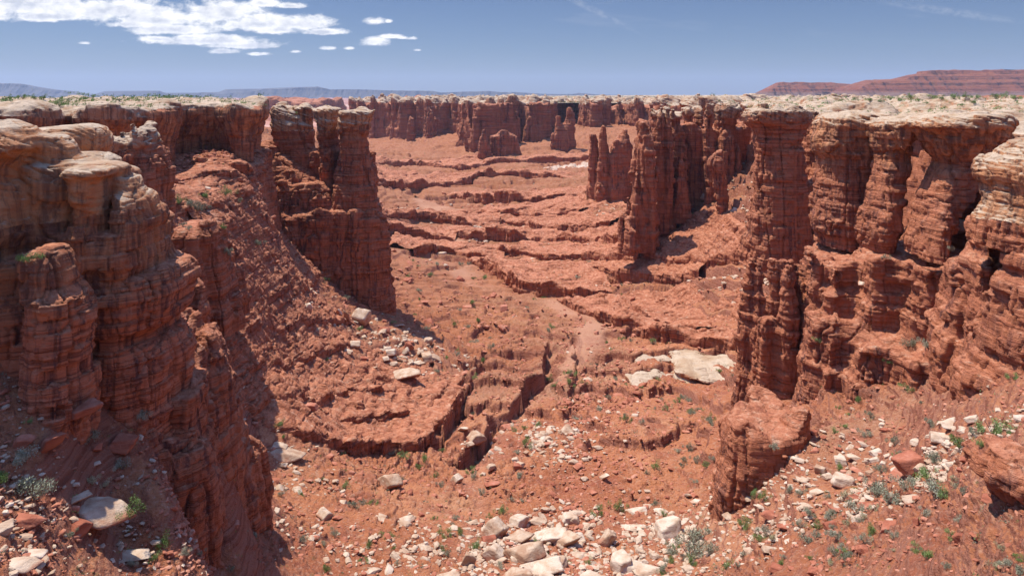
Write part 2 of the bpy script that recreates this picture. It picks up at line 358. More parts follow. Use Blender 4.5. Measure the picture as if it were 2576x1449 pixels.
def make_rock_mat(name, sc=1.0, dark=1.0, orange=0.0, ztr=None):
    """red layered rock; ztr: height of the contact with the pale cap, orange and varnish streaks just below it"""
    m, t, b, geo = new_mat(name, 0.85)
    pos = geo.outputs['Position']
    lay = t.noise(t.scale(pos, (0.03 / sc, 0.03 / sc, 0.8 / sc)), 1.0, 6, 0.7, 0.3)
    c = t.ramp(lay, [(0.28, (0.20 * dark, 0.065 * dark, 0.034 * dark)), (0.43, (0.35 * dark, 0.112 * dark, 0.053 * dark)), (0.52, (0.43 * dark, 0.155 * dark, 0.073 * dark)), (0.60, (0.36 * dark, 0.118 * dark, 0.058 * dark)), (0.74, (0.50 * dark, 0.225 * dark, 0.118 * dark))])
    thin = t.noise(t.scale(pos, (0.10 / sc, 0.10 / sc, 4.2 / sc)), 1.0, 3, 0.6, 0.15); tl_ = t.map(thin, 0.56, 0.62)
    c = t.mix(t.math('MULTIPLY', tl_, 0.5), c, (0.11 * dark, 0.032 * dark, 0.02 * dark))
    c = t.mix(t.map(thin, 0.42, 0.36, 0, 0.4), c, (0.48 * dark, 0.21 * dark, 0.12 * dark))
    big = t.noise(pos, 0.10 / sc, 4, 0.6, 0.4)
    c = t.mix(t.map(big, 0.40, 0.72, 0, 0.55), c, (0.46 * dark, 0.155 * dark, 0.066 * dark))
    streak = t.noise(t.scale(pos, (1.1 / sc, 1.1 / sc, 0.05 / sc)), 1.0, 5, 0.6, 0.2)
    c = t.mix(t.math('MULTIPLY', t.map(streak, 0.50, 0.62), t.map(t.noise(pos, 0.06 / sc, 3, 0.6), 0.42, 0.56, 0.15, 0.85)), c, (0.115, 0.045, 0.035))
    c = t.mix(t.math('MULTIPLY', t.map(streak, 0.40, 0.30), t.map(t.noise(pos, 0.05 / sc, 3, 0.6), 0.5, 0.6, 0.0, 0.5)), c, (0.52, 0.29, 0.18))
    if ztr is not None:
        s = t.new('ShaderNodeSeparateXYZ'); t.l.new(pos, s.inputs[0])
        g = t.math('ADD', s.outputs[2], t.math('MULTIPLY', t.math('SUBTRACT', big, 0.5), orange * 1.2))
        up = t.map(g, ztr - orange, ztr - orange * 0.4)
        oc = t.ramp(t.noise(pos, 0.35, 5, 0.6, 0.6), [(0.3, (0.30, 0.10, 0.045)), (0.5, (0.50, 0.20, 0.085)), (0.7, (0.56, 0.27, 0.13))])
        oc = t.mix(t.map(streak, 0.43, 0.60, 0, 0.75), oc, (0.11, 0.05, 0.037))
        c = t.mix(up, c, oc)
    sl = slope_z(t, geo); n3 = t.noise(pos, 2.0 / sc, 4, 0.65)
    f = t.map(t.math('ADD', sl, t.math('MULTIPLY', t.math('SUBTRACT', n3, 0.5), 0.5)), 0.50, 0.80, 0, 0.9)
    c = t.mix(f, c, t.ramp(t.noise(pos, 0.8 / sc, 6, 0.7), [(0.36, (0.25, 0.078, 0.040)), (0.48, (0.40, 0.145, 0.070)), (0.58, (0.46, 0.195, 0.105)), (0.70, (0.54, 0.33, 0.21))]))
    c = t.mix(t.map(n3, 0.56, 0.76, 0, 0.35), c, (0.46, 0.20, 0.12))
    t.l.new(c, b.inputs['Base Color'])
    h = t.math('ADD', t.math('MULTIPLY', t.noise(t.scale(pos, (0.5 / sc, 0.5 / sc, 3.4 / sc)), 1.0, 6, 0.7, 0.2), 1.0), t.math('MULTIPLY', t.noise(pos, 2.5 / sc, 5, 0.65), 0.45))
    h = t.math('ADD', h, t.math('MULTIPLY', t.map(streak, 0.5, 0.56), -0.12)); h = t.math('ADD', h, t.math('MULTIPLY', tl_, -0.35))
    t.l.new(t.bump(h, 0.85, 0.55 * sc), b.inputs['Normal'])
    return m
def make_cap_mat(name='pale_rim_sandstone', sc=1.0, varn=1.0, bedk=0.7, lo=0.34, hi=0.76, og=0.0):
    m, t, b, geo = new_mat(name, 0.85)
    pos = geo.outputs['Position']
    n = t.noise(pos, 0.25 / sc, 5, 0.6, 0.4); n3 = t.noise(pos, 2.2 / sc, 5, 0.7)
    top = t.ramp(n, [(0.3, (0.30, 0.17, 0.095)), (0.43, (0.39, 0.26, 0.155)), (0.56, (0.48, 0.36, 0.245)), (0.72, (0.35, 0.235, 0.15))])
    bed = t.noise(t.scale(pos, (0.25 / sc, 0.35 / sc, 3.4 / sc)), 1.0, 5, 0.7, 0.7)
    top = t.mix(t.map(bed, 0.52, 0.62, 0, bedk), top, (0.24, 0.15, 0.095))
    streak = t.noise(t.scale(pos, (1.0 / sc, 1.0 / sc, 0.06 / sc)), 1.0, 5, 0.65, 0.3)
    side = t.ramp(n, [(0.3, (0.36, 0.14, 0.065)), (0.5, (0.46, 0.22, 0.11)), (0.7, (0.44, 0.30, 0.20))])
    if og: side = t.mix(og, side, t.ramp(n, [(0.3, (0.40, 0.14, 0.055)), (0.5, (0.52, 0.22, 0.085)), (0.7, (0.56, 0.30, 0.14))]))
    side = t.mix(t.map(streak, 0.46 , 0.62, 0, 0.85 * varn), side, (0.10, 0.055, 0.04))
    sl = slope_z(t, geo)
    f = t.map(t.math('ADD', sl, t.math('MULTIPLY', t.math('SUBTRACT', n, 0.5), 0.9)), lo, hi)
    c = t.mix(f, side, top)
    c = t.mix(t.map(n3, 0.55, 0.8, 0, 0.4), c, (0.36, 0.25, 0.17))
    t.l.new(c, b.inputs['Base Color'])
    h = t.math('ADD', t.math('MULTIPLY', bed, bedk * 1.4), t.math('MULTIPLY', n3, 0.5))
    t.l.new(t.bump(h, 0.75, 0.45 * sc), b.inputs['Normal'])
    return m
M_ground = make_ground_mat()
M_rock = make_rock_mat('red_layered_rock')
M_rock_orange = make_rock_mat('orange_streaked_rock', ztr=-4.5, orange=9.0)
M_rock_far = make_rock_mat('far_red_rock', 3.0, 0.9)
M_cap = make_cap_mat()
M_cap_column = make_cap_mat('cream_topped_sandstone', 0.8, 1.0, 0.5, 0.36, 0.74, 0.6)
M_cap_orange = make_cap_mat('orange_sided_rim_sandstone', 0.8, 0.85, 0.5, 0.55, 0.92, 0.85)
M_cap_far = make_cap_mat('far_rim_sandstone', 3.0)

# ------------------------------------------------------------------ implicit rock bodies
def surface_nets(Fv, lo, h):
    nx, ny, nz = Fv.shape
    S = Fv < 0
    cnt = np.zeros((nx - 1, ny - 1, nz - 1), np.uint8)
    sl = lambda A, i, j, k: A[i:nx - 1 + i, j:ny - 1 + j, k:nz - 1 + k]
    for i in (0, 1):
        for j in (0, 1):
            for k in (0, 1): cnt += sl(S, i, j, k)
    act = (cnt > 0) & (cnt < 8)
    I, J, K = np.nonzero(act); n = len(I)
    idx = np.full(act.shape, -1, np.int32); idx[I, J, K] = np.arange(n)
    c = {}
    for i in (0, 1):
        for j in (0, 1):
            for k in (0, 1): c[i, j, k] = Fv[I + i, J + j, K + k]
    P = np.zeros((n, 3), f32); W_ = np.zeros(n, f32)
    E = []
    for a in (0, 1):
        for b in (0, 1): E += [((0, a, b), (1, a, b)), ((a, 0, b), (a, 1, b)), ((a, b, 0), (a, b, 1))]
    for p, q in E:
        fp, fq = c[p], c[q]; m = (fp < 0) != (fq < 0)
        t = np.where(m, fp / np.where(m, fp - fq, 1), 0)
        for d in range(3): P[:, d] += m * (p[d] + t * (q[d] - p[d]))
        W_ += m
    P /= W_[:, None]
    P += np.stack([I, J, K], 1); P = P * h + np.array(lo, f32)
    quads = []
    for ax in range(3):
        if ax == 0: A = S[:-1, 1:-1, 1:-1]; B = S[1:, 1:-1, 1:-1]
        elif ax == 1: A = S[1:-1, :-1, 1:-1]; B = S[1:-1, 1:, 1:-1]
        else: A = S[1:-1, 1:-1, :-1]; B = S[1:-1, 1:-1, 1:]
        i, j, k = np.nonzero(A != B); flip = B[i, j, k]
        o = [0, 0, 0]
        if ax == 0: cells = [(i, j, k), (i, j + 1, k), (i, j + 1, k + 1), (i, j, k + 1)]
        elif ax == 1: cells = [(i, j, k), (i, j, k + 1), (i + 1, j, k + 1), (i + 1, j, k)]
        else: cells = [(i, j, k), (i + 1, j, k), (i + 1, j + 1, k), (i, j + 1, k)]
        q = np.stack([idx[u] for u in cells], 1)
        q[flip] = q[flip][:, ::-1]
        quads.append(q)
    return P, np.concatenate(quads)

def col(Yf, rows, D, n=3.0, r=0.4, tilt=0.0, tilty=0.0):
    """pillar whose outline rows are (py, x left, x right) at front distance Yf; D half depth in metres"""
    zz = np.array([-(p[0] - HY) / FOC * (Yf + 0.25 * D) for p in rows]); right = sum(p[1] + p[2] for p in rows) / len(rows) / 2 > CX
    dl, dr = (1.35, 0.75) if right else (0.95, 1.05)
    xl = np.array([(p[1] - CX) / FOC * (Yf + dl * D) for p in rows]); xr = np.array([(p[2] - CX) / FOC * (Yf + dr * D) for p in rows])
    w_ = xr - xl; xm = (xl + xr) / 2; w_ = np.maximum(w_, 0.35 * np.array([(p[2] - p[1]) / FOC * Yf for p in rows])); xl, xr = xm - w_ / 2, xm + w_ / 2
    o = np.argsort(zz); zz, xl, xr = zz[o], xl[o], xr[o]; ztop = zz[-1]
    amax = (xr - xl).max() / 2
    def F(X, Y, Z):
        c = np.interp(Z, zz, (xl + xr) / 2).astype(f32); a = np.interp(Z, zz, (xr - xl) / 2).astype(f32)
        b = (D * np.sqrt(a / amax)).astype(f32)
        d = ((np.abs((X - c) / a) ** n + np.abs((Y - Yf - D) / b) ** n) ** (1 / n) - 1) * np.minimum(a, b)
        return smax(d, Z - ztop + tilt * (X - c[:, :, -1:].mean()) + tilty * (Y - Yf - D), r)
    lo = (xl.min(), Yf, zz.min()); hi = (xr.max(), Yf + 2 * D, ztop)
    return F, lo, hi
def poly(pts, top, r=0.8, off=None, bottom=-60, bump=0.0, blam=10.0):
    """mass with a plan of (px, Y) corners; top = z or function; off = [(z, outward offset)]"""
    V = np.array([((p - CX) / FOC * y, y) for p, y in pts])
    def F(X, Y, Z):
        x = X[:, :, 0]; y = Y[:, :, 0]; x, y = np.broadcast_arrays(x, y)
        d2 = np.full(x.shape, 1e12, f32); s = np.ones(x.shape, f32); N = len(V)
        for i in range(N):
            a = V[i]; b = V[i - 1]; e = b - a; wx = x - a[0]; wy = y - a[1]
            t = np.clip((wx * e[0] + wy * e[1]) / (e @ e), 0, 1); d2 = np.minimum(d2, (wx - e[0] * t) ** 2 + (wy - e[1] * t) ** 2)
            c1 = y >= a[1]; c2 = y < b[1]; c3 = e[0] * wy > e[1] * wx
            s = np.where((c1 & c2 & c3) | (~c1 & ~c2 & ~c3), -s, s)
        d = (np.sqrt(d2) * s)[:, :, None].astype(f32)
        if off: d = d - np.interp(Z, [o[0] for o in off], [o[1] for o in off]).astype(f32)
        tp = (top(x, y) if callable(top) else np.full(x.shape, top))
        if bump: tp = tp + bump * fbm(x / blam, y / blam, 0.0 * x + 4.4, 3)
        return smax(d, Z - tp[:, :, None].astype(f32), r)
    zt = top(V[:, 0], V[:, 1]).max() if callable(top) else top
    m = max([o[1] for o in off]) if off else 0
    return F, (V[:, 0].min() - m, V[:, 1].min() - m, bottom), (V[:, 0].max() + m, V[:, 1].max() + m, zt + abs(bump))

def big_pieces(Q, n, share):
    """drop crumbs split off by the noise"""
    lab = np.arange(n, dtype=np.int32)
    for _ in range(60):
        mn = lab[Q].min(1); new = lab.copy(); np.minimum.at(new, Q.ravel(), np.repeat(mn, 4)); new = new[new]; new = new[new]
        if (new == lab).all(): break
        lab = new
    return Q[np.bincount(lab, minlength=n)[lab[Q[:, 0]]] > share * n]

def rock_body(name, prims, h, sub=1, k=0.6, coarse=0.8, lam=6.0, flute=0.5, flam=3.0, zcut=None, detail=1.0, s=1.0, bottom=None,
              mats=None, label=None, cat='rock formation', group=None, names=('shaft', 'caprock'), cuts=(), cznoise=1.0, kind=None, capdip=0.0, clip=None, ground=True, blk_h=1.0, capd=1.0):
    t0 = time.time()
    pad = coarse + flute + 2.5 * h
    lo = np.min([p[1] for p in prims], 0) - pad; hi = np.max([p[2] for p in prims], 0) + pad
    if bottom is not None: lo[2] = bottom
    if clip is not None: lo = np.maximum(lo, clip[0]); hi = np.minimum(hi, clip[1])
    nn = np.maximum(np.ceil((hi - lo) / h).astype(int) + 1, 4)
    gx = (lo[0] + h * np.arange(nn[0])).astype(f32)[:, None, None]; gy = (lo[1] + h * np.arange(nn[1])).astype(f32)[None, :, None]; gz = (lo[2] + h * np.arange(nn[2])).astype(f32)[None, None, :]
    Fv = None
    for p in prims:
        v = p[0](gx, gy, gz); Fv = v if Fv is None else smin(Fv, v, k)
    Fv = np.broadcast_to(Fv, tuple(nn)).astype(f32).copy()
    for cpr in cuts: Fv = smax(Fv, -cpr[0](gx, gy, gz), k * 0.5)
    Fv = np.ascontiguousarray(Fv, f32)
    near = np.abs(Fv) < (coarse + flute) * 1.2 + 2 * h
    I, J, K = np.nonzero(near)
    x = gx[I, 0, 0]; y = gy[0, J, 0]; z = gz[0, 0, K]
    N = coarse * fbm(x / lam, y / lam, z / (lam * 2.2), 2)
    q = vn(x / flam + 9, y / flam, z / (flam * 9)); N += flute * (np.abs(q) * 2 - 0.6)        # rounded buttresses split by sharp clefts -> sign chosen below
    zl = z + 1.2 * s * vn(x / (14 * s), y / (14 * s), 0.3)
    N += 0.17 * s * detail * np.tanh(3 * vn(x / (9 * s), y / (9 * s), zl / (1.5 * s)))
    Fv[I, J, K] -= N
    Fv[:, :, -1] = np.maximum(Fv[:, :, -1], 0.1)
    P, Q = surface_nets(Fv, lo, h)
    Q = big_pieces(Q, len(P), 0.03)
    o = mesh_obj(name + '_tmp', P, Q, None)
    if sub:
        md = o.modifiers.new('s', 'SUBSURF'); md.levels = sub; md.render_levels = sub; md.use_limit_surface = False
    dg = bpy.context.evaluated_depsgraph_get(); ev = o.evaluated_get(dg); me = ev.to_mesh()
    nv = len(me.vertices); P = np.empty(nv * 3, f32); me.vertices.foreach_get('co', P); P = P.reshape(-1, 3)
    Nn = np.empty(nv * 3, f32); me.vertex_normals.foreach_get('vector', Nn); Nn = Nn.reshape(-1, 3)
    m = len(me.polygons); Q = np.empty(m * 4, np.int32); me.loops.foreach_get('vertex_index', Q); Q = Q.reshape(-1, 4)
    ev.to_mesh_clear(); bpy.data.objects.remove(o)
    x, y, z = P.T
    zc = zcut if zcut is not None else 1e3
    if zcut is not None:
        zb = zc + capdip * (y - lo[1]) + cznoise * 1.4 * vn(x / 7, y / 7, 0.2); capf = sstep(-0.8 * s, 0.8 * s, z - zb)
    else: zb = 1e3; capf = 0.0
    zl = z + 0.9 * s * vn(x / (12 * s), y / (12 * s), 0.3)
    hv = np.sqrt(np.maximum(1 - Nn[:, 2] ** 2, 0))
    zz_ = z + 0.5 * s * vn(x / (22 * s), y / (22 * s), 0.3) + 0.10 * s * vn(x / (3 * s), y / (3 * s), z / (2 * s)) + 0.5 * s * vn(0 * x, 0 * x, z / (2.3 * s))
    def bed(t, sd):
        q = zz_ / (t * s); k = np.floor(q); f = q - k
        hv0 = LAT[((k.astype(np.int32) * 7919 + sd) & 262143)] * (0.55 + 0.9 * vn(x / (6 * s) + sd, y / (6 * s), k * 0.37))
        return k, hv0, np.exp(-(np.minimum(f, 1 - f) * t / 0.07) ** 2)
    k1, b1, c1 = bed(1.7, 11); k2, b2, c2 = bed(0.55, 97); k3, b3, c3 = bed(0.24, 57)
    soft = sstep(0.1, 0.5, LAT[((k1.astype(np.int32) * 31337 + 5) & 262143)])                  # some beds are thin bedded, others massive
    L = 0.20 * b1 - 0.15 * c1 + (0.2 + 0.8 * soft) * (0.17 * b2 - 0.08 * c2) + soft * 0.08 * b3
    B = 0.10 * fbm(x / (2.2 * s), y / (2.2 * s), z / (1.6 * s), 3, 0.6)
    cr = np.abs(vn(x / (3.6 * s) + 0.15 * L, y / (3.6 * s), z / (26 * s))); cr2 = np.abs(vn(x / (1.5 * s) + 70, y / (1.5 * s), z / (9 * s) + k1 * 0.6)); crack = -0.75 * np.exp(-(cr / 0.045) ** 2) - 0.22 * np.exp(-(cr2 / 0.05) ** 2)
    v1, e1 = blocks(x / (2.6 * s * blk_h), y / (2.6 * s * blk_h), k1 + 0.5); v2, e2 = blocks(x / (1.1 * s) + 20, y / (1.1 * s), k2 + 0.5)
    blk = 0.44 * v1 - 0.30 * np.exp(-(e1 / 0.06) ** 2) + (0.3 + 0.7 * soft) * (0.12 * v2 - 0.09 * np.exp(-(e2 / 0.10) ** 2))
    Dr = s * detail * ((L + crack) * hv + blk * (0.35 + 0.65 * hv) + B)
    tl = z + 0.35 * x + 0.9 * s * vn(x / (5 * s), y / (5 * s), 0.9)
    vc, ec = blocks(x / (4.5 * s), y / (4.5 * s), tl / (0.9 * s))
    Dc = s * detail * capd * (0.30 * vc - 0.30 * np.exp(-(ec / 0.05) ** 2) + 0.09 * np.tanh(3 * vn(x / (12 * s), y / (12 * s), tl / (0.30 * s))) + 0.15 * fbm(x / (4.0 * s), y / (4.0 * s), z / (3.0 * s), 4, 0.55) - 0.12 * np.exp(-(np.abs(vn(x / (8 * s), y / (8 * s), tl / (0.9 * s) + 7)) / 0.05) ** 2) + 0.4 * crack * hv)
    P = P + Nn * (Dr * (1 - capf) + Dc * capf)[:, None]
    if ground:
        gz_ = ground_z(P[:, 0], P[:, 1], False)[0]; keepv = P[:, 2] > gz_ - 2.5
    else: keepv = P[:, 2] > lo[2] + 0.5
    keep = keepv[Q].any(1); Q = Q[keep]
    fc = P[Q].mean(1)
    def sub_mesh(q):
        u, inv = np.unique(q, return_inverse=True); return P[u], inv.reshape(q.shape)
    mr, mc = mats or (M_rock, M_cap)
    if zcut is None:
        v, q = sub_mesh(Q); root = mesh_obj(name, v, q, mr)
    else:
        zbf = zc + capdip * (fc[:, 1] - lo[1]) + cznoise * 1.4 * vn(fc[:, 0] / 7, fc[:, 1] / 7, 0.2)
        isc = fc[:, 2] > zbf
        root = bpy.data.objects.new(name, None); COL.objects.link(root)
        c0 = fc.mean(0); root.location = (float(c0[0]), float(c0[1]), float(fc[:, 2].min()))
        for msk, nm, mt in ((~isc, names[0], mr), (isc, names[1], mc)):
            if msk.sum() < 4: continue
            v, q = sub_mesh(Q[msk]); q = big_pieces(q, len(v), 0.004) if nm == names[0] else q; u_, inv_ = np.unique(q, return_inverse=True); v = v[u_]; q = inv_.reshape(q.shape); mesh_obj(nm, v - np.array(root.location, f32), q, mt, parent=root)
    tag(root, label, None if kind else cat, group, kind)
    print(f'{name}: grid {nn} faces {len(Q)} {time.time()-t0:.1f}s')
    return root

Z7 = lambda x, y: ((2200 + x / 2.975) * .8587, (1200 + y / 2.975) * .8587)
# ------------------------------------------------------------------ ground sheet
def build_ground():
    ny, nx = 1500, 1180
    l = np.linspace(math.log(15.0), math.log(1450.0), ny); Yv = np.exp(l).astype(f32)
    a_in = np.linspace(-0.80, 0.80, nx - 120); a = np.concatenate([np.linspace(-1.7, -0.805, 60), a_in, np.linspace(0.805, 1.7, 60)]).astype(f32)
    Yg, Ag = np.meshgrid(Yv, a, indexing='ij'); Xg = Ag * Yg
    z, inw = ground_z(Xg, Yg)
    i = np.arange(ny - 1)[:, None] * len(a) + np.arange(len(a) - 1)[None, :]
    q = np.stack([i, i + 1, i + 1 + len(a), i + len(a)], -1).reshape(-1, 4)
    P = np.stack([Xg, Yg, z], -1)
    du = np.gradient(P, axis=1); dv = np.gradient(P, axis=0); N = np.cross(du, dv); N /= np.linalg.norm(N, axis=2)[..., None] + 1e-9
    d = rough3(Xg.ravel(), Yg.ravel(), z.ravel(), inw.ravel()).reshape(Xg.shape)
    P = P + N * d[..., None]
    o = mesh_obj('basin_floor', P.reshape(-1, 3), q, M_ground)
    vattr(o, 'wash', (inw ** 1.5 * (0.55 + 0.45 * sstep(-0.3, 0.3, vn(Xg / 8, Yg / 8, 4.4)))).ravel())
    # bare pale slickrock showing through the soil
    pale = np.zeros(Xg.shape, f32)
    for (px, py, Y, rx, ry) in ((1450, 437, 690, 30, 14),):
        X0 = (px - CX) / FOC * Y; d = np.sqrt(((Xg - X0) / rx) ** 2 + ((Yg - Y) / ry) ** 2); pale = np.maximum(pale, 1.15 - 0.6 * d)
    vattr(o, 'pale', pale.ravel())
    tag(o, kind='structure')
    return o
GROUND = build_ground()
print('ground', round(time.time() - T0, 1))

def make_far_land_mat():
    m, t, b, geo = new_mat('far_canyon_land', 0.95); pos = geo.outputs['Position']
    n = t.noise(t.scale(pos, (1, 0.35, 1)), 0.004, 6, 0.65, 0.4); n2 = t.noise(t.scale(pos, (1, 0.5, 1)), 0.02, 5, 0.6)
    c = t.ramp(n, [(0.3, (0.30, 0.12, 0.075)), (0.5, (0.42, 0.20, 0.13)), (0.65, (0.52, 0.36, 0.26))])
    c = t.mix(t.map(n2, 0.45, 0.65, 0, 0.6), c, (0.25, 0.11, 0.08))
    t.l.new(c, b.inputs['Base Color']); return m
def make_plateau_mat():
    m, t, b, geo = new_mat('rim_plateau_slickrock', 0.95); pos = geo.outputs['Position']
    n = t.noise(t.scale(pos, (1, 0.5, 1)), 0.02, 6, 0.65, 0.4)
    c = t.ramp(n, [(0.36, (0.30, 0.15, 0.09)), (0.45, (0.36, 0.25, 0.16)), (0.52, (0.46, 0.37, 0.26)), (0.60, (0.17, 0.15, 0.08))])
    t.l.new(c, b.inputs['Base Color'])
    t.l.new(t.bump(t.noise(pos, 0.3, 5, 0.6), 0.8, 2.0), b.inputs['Normal']); return m
M_farland = make_far_land_mat(); M_plateau = make_plateau_mat()

def fan(name, y0, y1, a0, a1, ny, nx, zf, mat):
    Yv = np.exp(np.linspace(math.log(y0), math.log(y1), ny)); av = np.linspace(a0, a1, nx)
    Yg, Ag = np.meshgrid(Yv, av, indexing='ij'); Xg = Ag * Yg
    z = zf(Xg.astype(f32), Yg.astype(f32))
    i = np.arange(ny - 1)[:, None] * nx + np.arange(nx - 1)[None, :]
    q = np.stack([i, i + 1, i + 1 + nx, i + nx], -1).reshape(-1, 4)
    o = mesh_obj(name, np.stack([Xg, Yg, z], -1).reshape(-1, 3), q, mat); tag(o, kind='structure'); return o
def far_z(X, Y):
    z = -84 + 0.0 * X
    k = sstep(3000, 7000, Y)
    nz = fbm(X / 420, Y / 600, 0.0 * X + 0.3, 5, 0.6)
    return z + k * 26 * np.tanh(5 * (nz - 0.12)) * 0.5 + k * 14 + 10 * fbm(X / 120, Y / 160, 0.0 * X + 5, 3) * k
fan('far_canyon_land', 1150, 13500, -1.3, 1.3, 420, 900, far_z, M_farland)
fan('near_ground_behind', 1.5, 15.2, -60, 60, 6, 40, lambda X, Y: -22 + 0 * X, M_ground)

# the plateau reaching from the far rim to the horizon, on the right half of the view
def plat_z(X, Y):
    px = X / Y * FOC + CX
    edge = 1150 + 60 * vn(X / 260, Y / 400, 0.5) + 22 * vn(X / 60, Y / 90, 0.9)           # left border, runs away from the eye
    edge = np.where(Y > 2600, 1150 + (Y - 2600) * 0.10, edge)
    top = -13.0 + 1.4 * fbm(X / 90, Y / 120, 0.0 * X + 1, 4) + 0.0006 * (Y - 1000)
    m = sstep(-6, 6, px - edge)
    # side canyons cut into it
    cn = np.abs(fbm(X / 420 + 3, Y / 520, 0.0 * X + 2.5, 3)); cut = (1 - sstep(0.05, 0.075, cn)) * sstep(950, 1050, Y) * (1 - sstep(2600, 3200, Y)) * sstep(1350, 1500, px)
    return -84 + (top + 84) * m * (1 - 0.45 * cut)
fan('rim_plateau', 1030, 12000, -0.14, 1.35, 620, 1100, plat_z, M_plateau)

# ------------------------------------------------------------------ distant mesas and mountains
def make_mesa_mat():
    m, t, b, geo = new_mat('banded_mesa_rock', 0.95); pos = geo.outputs['Position']
    s = t.new('ShaderNodeSeparateXYZ'); t.l.new(pos, s.inputs[0])
    lay = t.noise(t.scale(pos, (0.0006, 0.0006, 0.055)), 1.0, 5, 0.7, 0.2)
    c = t.ramp(lay, [(0.32, (0.085, 0.026, 0.014)), (0.47, (0.19, 0.055, 0.024)), (0.55, (0.24, 0.080, 0.036)), (0.68, (0.11, 0.036, 0.020))])
    sp = t.noise(pos, 0.03, 5, 0.7); c = t.mix(t.map(sp, 0.55, 0.7, 0, 0.55), c, (0.16, 0.10, 0.06))
    foot = t.map(t.math('ADD', s.outputs[2], t.math('MULTIPLY', sp, 14)), 12, 30); c = t.mix(foot, (0.17, 0.095, 0.07), c)
    t.l.new(c, b.inputs['Base Color']); t.l.new(t.bump(t.noise(pos, 0.02, 6, 0.7), 1.0, 14.0), b.inputs['Normal']); return m
M_mesa = make_mesa_mat()
def mesa(name, outline, Y0, depth, label, cliffs, nx=700, base=-14.0, mat=None, slope=2.4):
    """ridge whose crest follows outline (px, py) at distance Y0; stepped face towards the viewer"""
    ox = np.array([o[0] for o in outline], float); oy = np.array([o[1] for o in outline], float)
    px = np.linspace(ox.min() - 30, ox.max() + 30, nx); X = ((px - CX) / FOC * Y0)
    H = (HY - np.interp(px, ox, oy, left=HY, right=oy[-1])) / FOC * Y0 - base
    H = np.maximum(H, 0)
    nv = 110; tt = np.linspace(0, 1, nv)
    # stepped profile: height fraction as a function of run fraction
    z = []; 
    hf = np.interp(tt, [c[0] for c in cliffs], [c[1] for c in cliffs])
    run = slope * H.max()
    V = np.zeros((nv + 12, nx, 3), f32)
    for j in range(nv):
        y = Y0 - run * (1 - tt[j]); gul = fbm(X / 170, np.full(nx, y / 700.), np.full(nx, 1.0), 4, 0.6)
        hh = hf[j] * H.max()
        V[j, :, 0] = X; V[j, :, 1] = y + 190 * gul * (1 - tt[j] * 0.4); V[j, :, 2] = base + np.minimum(hh, H) + 7.0 * fbm(X / 60, np.full(nx, tt[j] * 20.), np.full(nx, 3.0), 3)
    for j in range(12):
        V[nv + j, :, 0] = X * (1 + 0.02 * j); V[nv + j, :, 1] = Y0 + 20 + depth * j / 11; V[nv + j, :, 2] = base + H - (8 * j * j / 121)
    V[-1, :, 2] = base - 40
    n2 = nv + 12
    i = np.arange(n2 - 1)[:, None] * nx + np.arange(nx - 1)[None, :]
    q = np.stack([i, i + 1, i + 1 + nx, i + nx], -1).reshape(-1, 4)
    o = mesh_obj(name, V.reshape(-1, 3), q, mat or M_mesa)
    return tag(o, label, 'mesa')
band = [(0, 0), (0.22, 0.08), (0.36, 0.22), (0.37, 0.27), (0.52, 0.42), (0.525, 0.50), (0.66, 0.62), (0.665, 0.70), (0.82, 0.84), (0.825, 0.94), (1, 1.0)]
mesa('red_mesa', [(2090, 236), (2120, 220), (2160, 208), (2185, 203), (2230, 203), (2262, 196), (2290, 189), (2310, 186), (2312, 181), (2360, 178), (2450, 179), (2520, 176), (2700, 176), (2900, 180)], 4000, 900,
     'long red banded mesa with a dark flat top at the right end of the horizon', band)
mesa('red_mesa', [(1900, 236), (1925, 224), (1945, 214), (1955, 209), (1968, 207), (1975, 211), (2000, 209), (2030, 209), (2090, 209), (2100, 211), (2105, 214), (2125, 220), (2150, 232), (2170, 238)], 4600, 500,
     'smaller low red mesa with a short flat crest left of the long banded mesa', band)

def make_mtn_mat():
    m, t, b, geo = new_mat('distant_mountain', 0.95); pos = geo.outputs['Position']
    n = t.noise(pos, 0.006, 5, 0.6); c = t.ramp(n, [(0.3, (0.055, 0.055, 0.06)), (0.7, (0.12, 0.10, 0.09))]); 
    t.l.new(c, b.inputs['Base Color']); return m
M_mtn = make_mtn_mat()
ms = [(0, 0), (0.5, 0.35), (0.8, 0.72), (0.86, 0.9), (1, 1)]
mesa('mountain_range', [(-200, 214), (-60, 208), (20, 211), (50, 211), (75, 215), (100, 220), (140, 226), (190, 231), (230, 238), (260, 241)], 12000, 600, 'blue snow streaked mountain slope at the far left of the horizon', ms, 500, -84, M_mtn, 1.5)
mesa('mountain_range', [(240, 239), (300, 238), (380, 237), (390, 233), (402, 229), (412, 234), (440, 238), (500, 238), (510, 234), (535, 234), (550, 238), (580, 236), (610, 232), (650, 231), (665, 224), (700, 226), (760, 221), (800, 219), (815, 222), (830, 226), (900, 226), (1000, 229), (1090, 230), (1110, 234), (1160, 232), (1200, 231), (1230, 230), (1260, 233), (1300, 233), (1360, 237), (1400, 238), (1440, 238), (1455, 235), (1462, 236), (1475, 238), (1540, 240)], 12600, 500, 'long pale blue line of buttes and mesas along the middle of the horizon', ms, 900, -84, M_mtn, 1.2)

